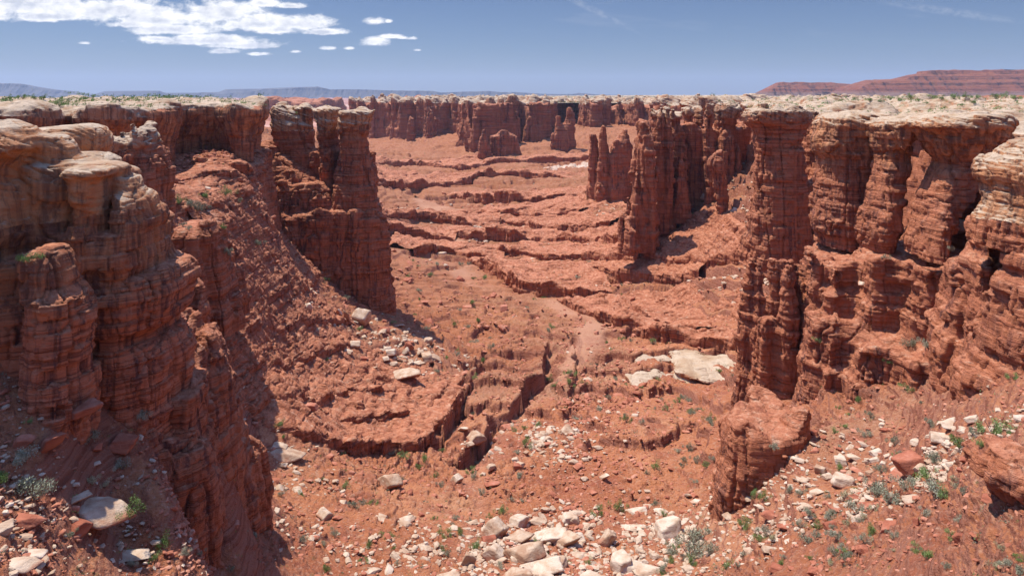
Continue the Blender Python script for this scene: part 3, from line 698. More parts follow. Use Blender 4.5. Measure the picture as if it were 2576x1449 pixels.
# ------------------------------------------------------------------ far side of the basin
def Pl(f, pts): return [(f(x, 0)[0], Y) for x, Y in pts]
zfar = lambda x, y: -13.0 - 0.0 * x + 1.2 * vn(x / 60, y / 60, 0.0 * x)
FW = [(880, 1350), (905, 1230), (985, 1180), (1010, 1120), (1060, 1130), (1090, 1080), (1150, 1090), (1165, 960), (1200, 930), (1250, 915), (1310, 930), (1330, 900), (1370, 905), (1388, 960), (1400, 1060), (1440, 1060), (1470, 980), (1500, 940), (1530, 990), (1560, 980), (1600, 930), (1640, 900), (1700, 880), (1800, 800), (2000, 740), (2200, 800), (2300, 1300), (1200, 1500)]
rock_body('canyon_wall', [poly(FW, zfar, 2.0, [(-90, 9), (-60, 4), (-30, 0), (-16, -1), (-13, 1.5), (-11, 1.5)], -88)], 3.2, 1, 2.0, coarse=5, lam=34, flute=9, flam=15, zcut=-13.6, detail=1.0, s=4.0,
          mats=(M_rock_far, M_cap_far), label='long dark red canyon wall closing off the far side of the basin', names=('cliff', 'rim'), cznoise=1.5)
def spire(rows, Y, D, label, cap=None, h=1.6, group='free standing rock towers in front of the far wall', s=2.5, name='rock_spire', extra=(), zf=None):
    pr = [col(Y, rows, D, 3.2, 1.0)] + [col(*e) for e in extra]
    return rock_body(name, pr, h, 1, 1.2, coarse=1.6, lam=9, flute=2.2, flam=6, zcut=cap, detail=0.9, s=s, mats=(M_rock_far, M_cap_far), label=label, group=group, cat='rock tower')
spire([(262, 1188, 1290), (300, 1186, 1300), (345, 1182, 1302), (392, 1178, 1300)], 880, 12, 'broad dark red buttress standing out from the middle of the far wall', extra=[(875, [(272, 1190, 1212), (400, 1180, 1205)], 6, 3.0, 1.0)])
spire([(262, 1332, 1380), (300, 1330, 1383), (350, 1326, 1386)], 900, 12, 'blocky red buttress on the far wall right of the broad one')
spire([(330, 1213, 1220), (345, 1211, 1226), (370, 1207, 1234), (400, 1203, 1238)], 790, 6, 'small pointed rock spire in front of the broad far buttress')
spire([(334, 1252, 1276), (344, 1241, 1300), (365, 1238, 1305), (396, 1236, 1308)], 800, 9, 'low squat red butte right of the small pointed spire')
spire([(272, 1428, 1436), (290, 1424, 1446), (310, 1415, 1448), (330, 1396, 1449), (345, 1388, 1449), (384, 1384, 1451)], 830, 10, 'narrow stepped rock tower with a slanting left shoulder', extra=[(832, [(292, 1398, 1412), (384, 1386, 1420)], 6, 3.0, 1.0)])
spire([(290, 1030, 1036), (305, 1028, 1038), (345, 1026, 1042)], 1060, 5, 'thin finger of rock against the left part of the far wall')
spire([(270, 1078, 1082), (285, 1075, 1088), (310, 1074, 1094), (345, 1070, 1100)], 1040, 7, 'tall tapering spire against the left part of the far wall')
spire([(262, 1485, 1505), (300, 1484, 1508), (355, 1480, 1512)], 930, 9, 'rounded red pillar right of the stepped tower on the far wall')
# pale blocks along the near edge of the far rim and the distant walls seen between the left towers
rock_body('distant_wall', [poly([(650, 2300), (690, 2220), (780, 2180), (850, 2260), (860, 2700), (640, 2700)], lambda x, y: -21 + 0 * x, 2, [(-90, 40), (-60, 12), (-30, 0)], -86)], 8, 1, 3, coarse=9, lam=60, flute=10, flam=40, detail=0.8, s=8, ground=False,
          mats=(M_rock_far, M_cap_far), label='flat topped dark red wall seen behind the left rim towers', cat='rock wall')
rock_body('distant_butte', [poly([(985, 1950), (1040, 1920), (1065, 1960), (1060, 2200), (980, 2200)], lambda x, y: -14 + 0 * x, 3, [(-90, 60), (-40, 14), (-24, 0)], -86)], 6, 1, 3, coarse=8, lam=40, flute=8, flam=25, detail=0.8, s=7, ground=False,
          mats=(M_rock_far, M_cap_far), label='flat topped red butte just beyond the left end of the far wall', cat='butte')
spire([(262, 956, 962), (266, 950, 976), (275, 944, 986)], 1900, 16, 'pair of tiny red knobs left of the distant butte', h=3, s=4, group=None, name='red_pinnacle')

# ledges breaking out of the basin floor, each a low cliff facing the near side
def Z8(x, y): return ((996 + x / 1.165) * .8587, (264 + y / 1.165) * .8587)
def ledge(label, pts, H, name='rock_ledge', f=Z8, y0=150):
    line = []
    for x, y in pts:
        px, py = f(x, y); ys = np.exp(np.linspace(math.log(y0), math.log(1100), 400)); xs = (px - CX) / FOC * ys
        g_ = base_z(xs.astype(f32), ys.astype(f32)); v = -g_ / ys * FOC + HY; k = int(np.argmax(v < py)); line.append((px, float(ys[k])))
    Ym = float(np.mean([l[1] for l in line])); L = 5 + 0.035 * Ym; h = 0.0026 * Ym + 0.1
    w = [((p - CX) / FOC * y, y) for p, y in line]
    def F(X, Y, Z):
        x, y = np.broadcast_arrays(X[:, :, 0], Y[:, :, 0])
        df, sd_ = polyline_d(x, y + 0.02 * Ym * fbm(x / (0.05 * Ym), y / (0.05 * Ym), 0 * x, 3), line)
        gz = base_z(x, y); top = gz + 0.78 * H * (1 - np.clip(df / L, 0, 1.4)) * (0.75 + 0.5 * vn(x / (0.04 * Ym), y / (0.04 * Ym), 0 * x + 3))
        return smax((df * sd_)[:, :, None].astype(f32), Z - top[:, :, None].astype(f32), 0.4)
    gzs = base_z(np.array([a for a, b in w], f32), np.array([b for a, b in w], f32))
    lo = (min(a for a, b in w) - L, min(b for a, b in w) - 2, float(gzs.min()) - 5); hi = (max(a for a, b in w) + L, max(b for a, b in w) + L * 1.3, float(gzs.max()) + H + 2)
    return rock_body(name, [(F, lo, hi)], h, 1, 0.4, coarse=0.0028 * Ym, lam=0.03 * Ym, flute=0.0045 * Ym, flam=0.018 * Ym, detail=1.1, s=0.5 + 0.0026 * Ym, label=label, cat='rock ledge')
ledge('long dark ledge crossing the basin in front of the low squat far butte', [(110, 250), (250, 248), (420, 262), (560, 250), (700, 238), (850, 228)], 5)
ledge('wavy dark ledge at the left side of the middle basin behind the left ridge tower', [(110, 322), (230, 330), (330, 328), (420, 318), (480, 296), (600, 290), (700, 298)], 6)
ledge('ledge left of the small group of dark red fins, shaded along its whole face', [(465, 368), (560, 374), (640, 376), (720, 366)], 4.5)
ledge('short broken ledge between the long shaded ledges in the middle of the basin', [(550, 424), (620, 432), (700, 430)], 3.5)
ledge('straight even ledge just left of the foot of the tall fins', [(630, 462), (700, 474), (780, 478), (860, 470)], 5)
ledge('blocky pale topped ledge in the centre of the basin above the bright wash bend', [(462, 500), (520, 504), (580, 512), (640, 512)], 5)
ledge('short thick ledge touching the foot of the foremost bare fin', [(795, 512), (880, 514), (930, 524), (958, 520)], 5)
ledge('isolated ledge of dark blocks beside the left ridge tower', [(155, 478), (210, 482), (245, 490)], 5.5)
ledge('upper ledge of dark blocks left of the wash', [(190, 440), (290, 436), (350, 440), (400, 448)], 6)
ledge('small curved ledge on the left bank of the bright wash bend', [(300, 552), (360, 548), (410, 556)], 4.5)
ledge('very long thin ledge running from the bright wash bend to the right', [(515, 552), (600, 560), (720, 575), (850, 572), (960, 578), (1100, 590)], 4)
ledge('big curved overhanging ledge below the long thin ledge', [(480, 600), (560, 640), (600, 680), (690, 694), (760, 690)], 5.5)
ledge('thin ledge right of the big curved ledge', [(955, 628), (1040, 640), (1110, 650), (1160, 652)], 3.5)
ledge('thin ledge just left of the tallest single column', [(1100, 586), (1200, 590), (1290, 592), (1372, 600)], 3.5)
ledge('ragged ledge of blocks on the right bank of the lower wash', [(1010, 756), (1050, 790), (1080, 806), (1115, 812)], 4.5)
ledge('ragged ledge on the left bank of the lower wash', [(820, 750), (870, 776), (920, 792), (965, 800)], 3.5)
ledge('thick smooth faced ledge beside the slender spires of the right hand cliff', [(1100, 838), (1180, 862), (1260, 872), (1350, 876)], 5)
PP = lambda x, y: (x, y)
for lab, pts, H in (('uppermost short ledge on the shelf below the back left cliff', [(440, 462), (530, 452), (610, 462)], 2.4),
                    ('ledge crossing the sunny shelf just below its shrub patch', [(440, 545), (520, 540), (600, 548), (670, 570)], 2.8),
                    ('ledge above the head of the left rubble slope', [(540, 600), (610, 602), (680, 622)], 2.4),
                    ('broken ledge high on the left rubble slope beside the ridge wall', [(590, 690), (650, 690), (720, 700)], 2.2),
                    ('highest tilted ledge on the rubble slope under the left ridge wall', [(600, 800), (680, 775), (760, 745), (800, 705)], 2.6),
                    ('second tilted ledge down the rubble slope under the left ridge wall', [(595, 880), (680, 850), (770, 832), (850, 818)], 2.4),
                    ('third tilted ledge down the rubble slope, left of the tan boulders', [(610, 960), (700, 935), (780, 925), (850, 893)], 2.2),
                    ('short ledge low on the left slope beside the ribbed cliff', [(640, 1015), (700, 996), (765, 988)], 1.8),
                    ('long ledge across the lower left slope behind the lone brown block', [(640, 1062), (720, 1030), (800, 1018), (880, 995), (960, 988)], 2.2),
                    ('layered ledge stepping down towards the left bank of the dark gully', [(900, 1068), (980, 1058), (1060, 1052), (1110, 1005)], 2.2),
                    ('thick dark rimmed ledge closing the foot of the left slope', [(760, 1112), (850, 1128), (950, 1138), (1050, 1132), (1105, 1090), (1150, 1015)], 3.0)):
    ledge(lab, pts, H, f=PP, y0=90)
# ------------------------------------------------------------------ right side: spires, fins and capped columns
rock_body('rock_fin', [col(415, [(340, 1486, 1500), (360, 1485, 1508), (498, 1477, 1520)], 6, 3, 0.6), col(410, [(325, 1516, 1522), (345, 1508, 1530), (400, 1505, 1540), (500, 1490, 1550)], 6, 3, 0.6),
          col(412, [(330, 1566, 1576), (345, 1553, 1580), (372, 1536, 1590), (480, 1530, 1598)], 8, 3, 0.6), col(408, [(350, 1536, 1556), (495, 1525, 1575)], 6, 3, 0.6)],
          1.0, 1, 0.8, coarse=1.0, lam=6, flute=1.6, flam=4.5, detail=0.9, s=1.7, mats=(M_rock, M_cap), label='small group of dark red rock fins with jagged tops left of the tall capped fins', cat='rock tower')

def cap_tower(label, Y, rows, D, zc, extra=(), h=0.7, n=4.5, name='rock_tower', group='capped rock towers along the right rim', **kw):
    pr = [col(Y, rows, D, n, 0.5)] + [col(*e) for e in extra]
    a = dict(coarse=0.7, lam=5.0, flute=1.5, flam=3.2, detail=1.0, s=1.25); a.update(kw)
    return rock_body(name, pr, h, 1, 1.2, zcut=zc, mats=(M_rock, M_cap), label=label, cat='rock tower', group=group, **a)
def zz(py, Y): return -(py - HY) / FOC * Y
cap_tower('foremost bare red fin at the left end of the tall fins, no pale cap', 268, prof(Z2, [(325, 1795, 1875), (380, 1790, 1882), (700, 1760, 1905), (930, 1738, 1915), (1060, 1735, 1905)]), 7, None,
          extra=[(264, prof(Z2, [(925, 1705, 1750), (1060, 1698, 1775)]), 4, 3, 0.6)])
cap_tower('slim red tower with a small pale cap behind the foremost bare fin', 283, prof(Z2, [(256, 1875, 1975), (285, 1868, 1980), (310, 1885, 1970), (330, 1880, 1985), (420, 1880, 1995), (950, 1865, 2012)]), 6, zz(298, 283))
cap_tower('flat capped tower filling the gap right of the slim small capped one', 292, prof(Z2, [(272, 1985, 2060), (295, 1980, 2066), (325, 1985, 2060), (500, 1980, 2075), (930, 1975, 2090)]), 6, zz(301, 292))
cap_tower('wide red tower with a broad pale cap in the middle of the tall fins', 296, prof(Z2, [(246, 2070, 2145), (275, 2065, 2152), (305, 2080, 2140), (480, 2070, 2150), (600, 2040, 2190), (900, 2010, 2215)]), 7, zz(299, 296),
          extra=[(300, prof(Z2, [(247, 2150, 2195), (290, 2146, 2200), (330, 2150, 2200), (900, 2140, 2250)]), 7, 3, 0.8)], flute=0.9)
cap_tower('half height buttress leaning on the front of the broad capped tower', 284, prof(Z2, [(470, 2052, 2062), (560, 2035, 2072), (700, 2020, 2100), (900, 2000, 2120)]), 3.5, None, flute=0.7)
cap_tower('narrow leaning red pillar with a tiny pale block on its tip', 285, prof(Z2, [(237, 2206, 2243), (300, 2203, 2240), (312, 2195, 2240), (375, 2190, 2240), (520, 2190, 2265), (900, 2180, 2290)]), 4, zz(285, 285), n=2.6)
cap_tower('right end tower of the tall fins with the widest pale cap', 292, prof(Z2, [(232, 2270, 2400), (250, 2250, 2422), (280, 2250, 2415), (315, 2275, 2385), (420, 2255, 2385), (700, 2240, 2405), (920, 2225, 2410)]), 9, zz(304, 292))
cap_tower('lone half height pinnacle standing in front of the widest capped fin', 266, prof(Z2, [(488, 2300, 2310), (560, 2225, 2320), (600, 2220, 2325), (640, 2245, 2330), (780, 2260, 2345), (975, 2260, 2350)]), 3.2, None, flute=0.7, n=3.0)

rock_body('rock_wall', [poly([(1650, 296), (1700, 299), (1760, 297), (1860, 300), (1885, 312), (1880, 345), (1690, 345)], lambda x, y: -14.0 + 0 * x, 0.8, [(-70, 4), (-40, 1), (-20, 0)], -75, bump=1.8, blam=7)], 0.9, 1, 0.8, coarse=1.2, lam=6, flute=1.6, flam=4.5, detail=1.0, s=1.3,
          mats=(M_rock, M_cap), label='solid dark red wall joining the tall capped fins from behind', cat='rock wall')
# the tall single column with a wide cap, standing nearer
cap_tower('tallest single red column with a broad overhanging streaked cap right of the tall fins', 170, prof(Z3, [(242, 860, 1130), (262, 790, 1158), (285, 785, 1162), (330, 800, 1155), (395, 838, 1128), (430, 838, 1110), (520, 842, 1110), (690, 835, 1125), (900, 812, 1160), (1160, 782, 1200)]), 8.5, zz(305, 170),
          extra=[(176, prof(Z3, [(690, 1000, 1225), (1140, 990, 1240)]), 7, 3, 0.8), (183, prof(Z3, [(262, 1150, 1225), (340, 1150, 1222), (420, 1125, 1215), (700, 1100, 1230), (1100, 1090, 1240)]), 6, 3, 0.8)], h=0.5, s=0.95, coarse=0.7, lam=4, flute=0.8, flam=3.0)
OR = (M_rock_orange, M_cap_column)
def near_tower(label, Y, rows, D, zc, extra=(), **kw):
    pr = [col(Y, rows, D, 2.8, 0.9, **kw.pop('ck', {}))] + [col(*e) for e in extra]
    a = dict(coarse=0.5, lam=3.4, flute=0.3, flam=2.6, detail=1.0, s=0.7, capdip=0.0); a.update(kw)
    return rock_body('capped_column', pr, kw.get('h', 0.36), 1, 0.8, zcut=zc, mats=OR, label=label, cat='rock tower', group='thick capped columns at the near right rim', **{k: v for k, v in a.items() if k != 'h'})
near_tower('thick leaning column with a pale hooded cap right of the tallest column', 116, prof(Z3, [(272, 1330, 1560), (285, 1250, 1636), (310, 1225, 1622), (350, 1205, 1600), (430, 1185, 1560), (500, 1190, 1580), (570, 1235, 1585), (680, 1225, 1545), (800, 1205, 1520), (940, 1182, 1495), (1010, 1190, 1475), (1050, 1215, 1460)]), 6.5, zz(335, 116))
near_tower('thick column with a flat ragged pale cap and pinched waist, second from the right of the near columns', 106, prof(Z3, [(295, 1700, 1900), (310, 1570, 1900), (350, 1525, 1900), (400, 1535, 1860), (480, 1548, 1790), (560, 1580, 1800), (640, 1560, 1790), (780, 1525, 1760), (900, 1490, 1740), (1060, 1475, 1715), (1130, 1500, 1690)]), 6, zz(325, 106))
near_tower('widest column with a heavy overhanging cap and dark alcove on its left', 97, prof(Z3, [(272, 2000, 2330), (290, 1850, 2370), (330, 1770, 2400), (365, 1755, 2390), (400, 1800, 2370), (480, 1850, 2310), (600, 1925, 2240), (720, 1870, 2200), (860, 1810, 2120), (980, 1780, 2080), (1110, 1730, 2010)]), 7, zz(330, 97),
          extra=[(101, prof(Z3, [(600, 2050, 2280), (900, 2020, 2230), (1050, 2000, 2200)]), 6, 3, 0.8)])
cap_tower('knobby low red pinnacle at the foot of the widest column with the alcove', 92, prof(Z3, [(820, 1975, 2010), (880, 1930, 2040), (1000, 1870, 2040), (1120, 1850, 2030)]), 2.6, None, h=0.36, n=2.6, flute=0.2, coarse=0.5, lam=3, flam=2.5, s=0.6)
near_tower('bulging white streaked column cut by the right edge of the photo', 68, prof(Z3, [(430, 2460, 2700), (470, 2370, 2760), (540, 2300, 2800), (600, 2230, 2800), (660, 2208, 2800), (705, 2222, 2780), (760, 2245, 2780), (880, 2245, 2780), (960, 2205, 2800), (1060, 2185, 2820)]), 5.5, zz(575, 68), s=0.55, coarse=0.5, cznoise=2.2, h=0.28)

# plateau surface behind the near columns
PR = [(1905, 330), (1890, 280), (2010, 255), (2060, 200), (2150, 205), (2230, 182), (2310, 172), (2400, 150), (2500, 132), (2600, 116), (3000, 95), (3400, 200), (3600, 700), (2700, 760), (1990, 700), (1900, 560), (1760, 560), (1710, 470), (1770, 420), (1860, 400)]
def pr_top(x, y):
    q = fbm(x / 17, y / 26, 0.0 * x, 2); st = np.tanh(9 * (q - 0.05)) + 0.7 * np.tanh(10 * (q - 0.3)) + 0.8 * np.tanh(9 * (q + 0.22))
    return -4.1 - 1.6 * (1 - sstep(165, 230, y)) - 0.0058 * y + 1.0 * st * sstep(130, 190, y)
rock_body('rim_bench', [poly(PR, pr_top, 0.8, [(-90, 14), (-50, 5), (-20, -1.5), (-11, -3.0), (-8, -0.8), (-6.5, 0.8), (-3, 0.8)], -75, bump=0.4, blam=8)], 1.35, 1, 1.0, coarse=1.2, lam=11, flute=2.8, flam=11, zcut=-9.5, detail=1.0, s=1.5,
          mats=(M_rock, M_cap), label='wide pale slickrock bench with knobby edges behind the near right columns', names=('cliff', 'rim'), capdip=-0.004, clip=((-1e3, 90, -80), (620, 800, 50)))

# layered cliffs under the right columns
def cliff(label, prims, h=0.4, s=0.75, name='layered_cliff', mats=None, **kw):
    a = dict(coarse=0.8, lam=4.5, flute=0.8, flam=3.6, detail=1.15); a.update(kw)
    return rock_body(name, prims, h, 1, 0.7, s=s, mats=mats or (M_rock, M_cap), label=label, cat='rock cliff', **a)
def cz(f, x, y, Y): return zz(f(x, y)[1], Y)
cliff('slender red spires huddled at the left end of the right hand cliff',
      [col(121, [(650, 1876, 1905), (690, 1868, 1908), (900, 1850, 1912), (1045, 1840, 1915)], 2.0, 2.8, .5), col(119, [(662, 1902, 1925), (800, 1895, 1930), (1060, 1868, 1930)], 1.8, 2.6, .5),
       col(117, [(655, 1926, 1990), (700, 1930, 1990), (1000, 1915, 1990), (1080, 1895, 1990)], 2.6, 2.8, .5), col(114, [(800, 1916, 1958), (815, 1902, 1962), (900, 1893, 1965), (1000, 1885, 1960), (1105, 1862, 1962)], 2.2, 2.8, .6),
       col(112, [(672, 1972, 2000), (760, 1962, 2010), (900, 1960, 2016), (1092, 1935, 2030)], 2.3, 2.8, .6), col(113, [(655, 2020, 2080), (720, 2005, 2095), (900, 2005, 2110), (1085, 1990, 2120)], 4, 2.8, .6)], h=0.36, s=0.62, flute=0.5, flam=2.2, coarse=0.6)
cliff('broad layered red cliff below the near columns with a rubble shelf halfway',
      [poly([(2040, 114), (2100, 108), (2160, 110), (2200, 102), (2260, 101), (2330, 94), (2400, 92), (2470, 84), (2560, 78), (2700, 70), (3000, 62), (3100, 120), (2500, 135), (2100, 135), (2035, 125)], lambda x, y: -26.0 + 0.10 * (x - 48) + 0.13 * (108 - y), 0.5, [(-60, 3.0), (-34.5, 1.5), (-34, 0.9), (-31, 0.9), (-30.5, 0)], -55, bump=1.6, blam=5),
       poly([(2030, 109), (2080, 100), (2130, 101), (2150, 96), (2230, 94), (2300, 89), (2400, 90), (2450, 95), (2400, 112), (2060, 118)], lambda x, y: -34.8 + 0.05 * (x - 48), 0.5, [(-60, 2.4), (-40, 1.0), (-39.5, 0.3), (-36, 0)], -60, bump=1.2, blam=5),
       poly([(2360, 92), (2420, 82), (2470, 84), (2500, 72), (2560, 70), (2640, 62), (2900, 58), (2900, 96), (2500, 100)], lambda x, y: -21.2 + 0 * x, 0.5, [(-60, 2.5), (-29, 1.6), (-28, 0.6), (-25, 0.4), (-24.5, 0)], -50, bump=1.6, blam=5),
       poly([(2440, 82), (2480, 77), (2520, 78), (2560, 69), (2640, 66), (2900, 62), (2900, 96), (2500, 100)], lambda x, y: -15.6 + 0 * x, 0.5, [(-60, 2), (-19, 0.8), (-18.5, 0)], -50, bump=1.2, blam=5)], h=0.4, s=0.8, coarse=1.5, lam=5, flute=1.0, flam=4)
cliff('low dark overhanging cliff at the foot of the right slope', [poly([(1838, 84.5), (1900, 81.5), (1985, 80.5), (2020, 82), (2020, 90), (1900, 97)], lambda x, y: -40.4 + 0 * x, 0.4, [(-60, 1.5), (-47, 0.6), (-46.5, 0)], -62, bump=1.0, blam=4), col(80, prof(Z6, [(748, 380, 460), (780, 375, 640), (870, 355, 820), (950, 350, 815), (1050, 310, 700), (1220, 298, 640)]), 5, 3, .7)], h=0.36, s=0.62)

# ------------------------------------------------------------------ left side
cap_l = dict(mats=OR)
# receding rim wall at the back left
PL = [(-700, 118), (-100, 118), (60, 124), (150, 132), (166, 138), (190, 134), (280, 134), (372, 140), (378, 147), (430, 156), (448, 160), (452, 172), (540, 178), (600, 172), (656, 174), (652, 188), (600, 240), (560, 330), (300, 420), (-300, 420), (-900, 300)]
rock_body('rim_cliff', [poly(PL, lambda x, y: -2.3 - 0.0007 * y + 0.2 * vn(x / 20, y / 20, 0 * x), 1.6, [(-60, 5), (-30, 1.5), (-16, -1.5), (-12, -1.2), (-9, -0.5), (-5, 0.8), (-2, 0.8)], -40)], 0.75, 1, 0.8, coarse=0.8, lam=8, flute=1.3, flam=10, zcut=-4.0, detail=0.8, s=1.0, cznoise=1.0,
          mats=(make_rock_mat('streaked_rim_rock', ztr=-3.5, orange=13.0), M_cap), label='sheer dark streaked cliff under the pale rim at the back left', names=('cliff', 'rim'), clip=((-190, 100, -60), (0, 300, 20)))
cliff('narrow red pillar with a pale knob on top in front of the back left rim', [col(92, prof(Z1, [(368, 825, 845), (380, 800, 870), (425, 795, 890), (440, 690, 900), (470, 690, 905), (500, 640, 935), (620, 640, 990), (800, 640, 1030), (905, 620, 1060)]), 4.5, 3, .5)], h=0.34, s=0.65, zcut=zz(Z1(0, 478)[1], 92), mats=(M_rock, M_cap))
cliff('rounded red buttress below the rubble shelf between the left cliffs', [col(104, prof(Z1, [(975, 1050, 1290), (1030, 1000, 1340), (1200, 1000, 1370), (1340, 1000, 1400), (1560, 960, 1440)]), 6, 3, .8), col(98, prof(Z1, [(1170, 1150, 1180), (1260, 1120, 1200), (1500, 1100, 1220)]), 2, 2.6, .5), col(112, prof(Z1, [(1120, 1290, 1400), (1300, 1300, 1430), (1450, 1300, 1470)]), 4, 3, .6)], h=0.4, s=0.7)

def ltower(label, Y, rows, D, zc, extra=(), **kw):
    pr = [col(Y, rows, D, 3.0, 0.8)] + [col(*e) for e in extra]
    a = dict(coarse=0.75, lam=5, flute=0.8, flam=4.5, detail=1.0, s=1.0); a.update(kw)
    return rock_body('rock_tower', pr, 0.5, 1, 0.6, zcut=zc, mats=a.pop('mats', OR), label=label, cat='rock tower', group='capped towers of the left ridge', **a)
cliff('dark joint wall filling the gaps between the ridge towers', [col(213, prof(Z1, [(500, 1700, 2240), (640, 1690, 2260), (1000, 1660, 2300)]), 5, 3, .6)], h=0.6, s=1.0)
ltower('left tower of the ridge with a slanting pale cap', 212, prof(Z1, [(226, 1668, 1740), (250, 1664, 1790), (300, 1668, 1835), (350, 1672, 1880), (430, 1680, 1888), (480, 1668, 1895), (540, 1690, 1935), (870, 1680, 2000)]), 8, zz(Z1(0, 385)[1], 212),
       extra=[(217, prof(Z1, [(229, 1790, 1890), (250, 1780, 1905), (290, 1800, 1900), (330, 1840, 1900), (600, 1840, 1930), (860, 1840, 1960)]), 6, 3, .8)])
ltower('middle tower of the ridge with a square pale cap', 207, prof(Z1, [(236, 1910, 2045), (250, 1890, 2065), (300, 1905, 2068), (385, 1915, 2058), (430, 1918, 2052), (680, 1935, 2050), (860, 1935, 2060)]), 6, zz(Z1(0, 385)[1], 207))
ltower('right tower of the ridge with a sweeping slanted cap above an orange neck', 200, prof(Z1, [(248, 2150, 2280), (262, 2075, 2276), (310, 2062, 2268), (380, 2058, 2255), (420, 2068, 2235), (520, 2062, 2245), (640, 2035, 2270), (800, 2018, 2288), (900, 2005, 2320), (1440, 2000, 2395)]), 7.5, zz(Z1(0, 350)[1], 200))
cliff('massive stepped red wall carrying the left ridge towers', [col(199, prof(Z1, [(868, 1640, 2318), (900, 1600, 2326), (1100, 1600, 2362), (1440, 1640, 2393), (1500, 1700, 2400)]), 9, 3.6, .9),
      col(206, prof(Z1, [(555, 1510, 1720), (600, 1495, 1740), (700, 1490, 1780), (900, 1480, 2040)]), 8, 3.2, .8), col(206, prof(Z1, [(470, 1578, 1700), (520, 1575, 1720), (700, 1570, 1980), (900, 1570, 2000)]), 8, 3.2, .8),
      col(201, prof(Z1, [(690, 1700, 1960), (760, 1660, 2030), (900, 1600, 2100)]), 7, 3.0, .8),
      ],
      h=0.55, s=1.05, coarse=0.9, lam=5, flute=0.9, flam=4.5)

cliff('stepped red ledges with rubble and shrubs descending from the back left cliff',
      [poly([(430, 160), (520, 162), (630, 162), (668, 174), (680, 198), (600, 215), (430, 185)], lambda x, y: -15.8 - 0.04 * (x + 70), 0.7, [(-60, 2), (-22, .6), (-18, 0)], -50, bump=1.6, blam=5),
       poly([(420, 145), (470, 150), (530, 144), (590, 148), (650, 160), (680, 182), (680, 205), (600, 210), (430, 172)], lambda x, y: -21.0 + 0 * x, 0.7, [(-60, 4), (-28, 1), (-24, 0)], -55, bump=1.8, blam=5),
       poly([(470, 131), (520, 136), (560, 133), (600, 146), (630, 165), (640, 185), (600, 200), (440, 152)], lambda x, y: -26.4 + 0 * x, 0.7, [(-60, 2), (-34, .8), (-29, 0)], -60, bump=1.8, blam=5)], h=0.5, s=0.8, coarse=1.6, lam=6, flute=0.9, flam=4)
# the big near cliff
A = []
A.append(col(43, prof(Z1, [(352, -300, 10), (372, -400, 60), (430, -420, 105), (520, -430, 165), (570, -430, 110), (650, -430, 40), (760, -430, 60), (900, -430, 118), (1020, -430, 138), (1100, -430, 136), (1165, -430, 110), (1450, -430, 60)]), 6, 2.8, .7))
A.append(col(49, prof(Z1, [(385, 0, 70), (440, -50, 150), (520, -50, 225), (580, -50, 285), (640, -50, 120)]), 3.0, 2.4, .6))
A.append(col(58, prof(Z1, [(350, 380, 545), (365, 200, 590), (420, 150, 605), (500, 150, 610), (545, 200, 600), (620, 200, 560)]), 4.0, 2.8, .8))
A.append(col(51, prof(Z1, [(395, 225, 370), (430, 160, 410), (500, 150, 460), (560, 175, 480), (600, 200, 470)]), 2.2, 2.4, .6))
A.append(col(50, prof(Z1, [(540, 300, 560), (600, 150, 640), (900, 150, 640), (1100, 140, 640)]), 5, 3, .6))
A.append(col(49.4, prof(Z1, [(592, 520, 690), (606, 440, 740), (640, 430, 750), (670, 440, 735), (690, 480, 700)]), 3.4, 3, .5))
A.append(col(51, prof(Z1, [(640, 300, 735), (700, 310, 735), (820, 330, 715), (880, 370, 720), (900, 330, 690), (1010, 330, 690), (1200, 330, 690)]), 5, 3, .6))
A.append(col(50.5, prof(Z1, [(605, 705, 765), (650, 700, 790), (690, 700, 850), (760, 715, 880), (830, 725, 925), (930, 722, 945), (1000, 730, 948), (1010, 640, 940)]), 4, 3, .6))
A.append(col(50, prof(Z1, [(990, 200, 950), (1080, 200, 962), (1150, 330, 965), (1190, 380, 950), (1250, 400, 970), (1450, 420, 1020)]), 6, 3.2, .6))
A.append(col(50, [(Z4(0, y)[1], Z4(l, 0)[0], Z4(r, 0)[0]) for y, l, r in [(-60, 200, 930), (60, 100, 950), (200, 100, 930), (290, 300, 850), (330, 200, 900), (420, 200, 930), (640, 200, 930)]], 6, 3.2, .6))
A.append(col(46, [(Z4(0, y)[1], Z4(l, 0)[0], Z4(r, 0)[0]) for y, l, r in [(-150, -700, 330), (0, -700, 380), (200, -700, 470), (450, -700, 500), (560, -700, 480), (600, -700, 300), (740, -700, 120)]], 6, 3.2, .7))
A.append(col(45, prof(Z1, [(1120, 200, 360), (1200, 180, 400), (1330, 170, 440), (1440, 180, 520), (1560, 200, 540)]), 2.4, 2.6, .6))
A.append(poly([(-150, 48), (100, 51.5), (200, 52), (285, 52.5), (325, 54), (325, 62), (-150, 62)], lambda x, y: -8.2 + 0 * x, 0.5, None, -32, bump=1.2, blam=4))
rock_body('near_cliff', A, 0.23, 1, 0.22, coarse=0.32, lam=3.0, flute=0.10, flam=3.2, zcut=-9.6, detail=1.0, s=0.62, cznoise=1.4, mats=(make_rock_mat('near_orange_rock', 0.7, 1.2, ztr=-9.0, orange=7.0), M_cap_orange), bottom=-32, capd=0.55,
          label='great shaded rock mass with bulging pale cap blocks filling the left edge', cat='rock cliff', names=('cliff_body', 'caprock'))
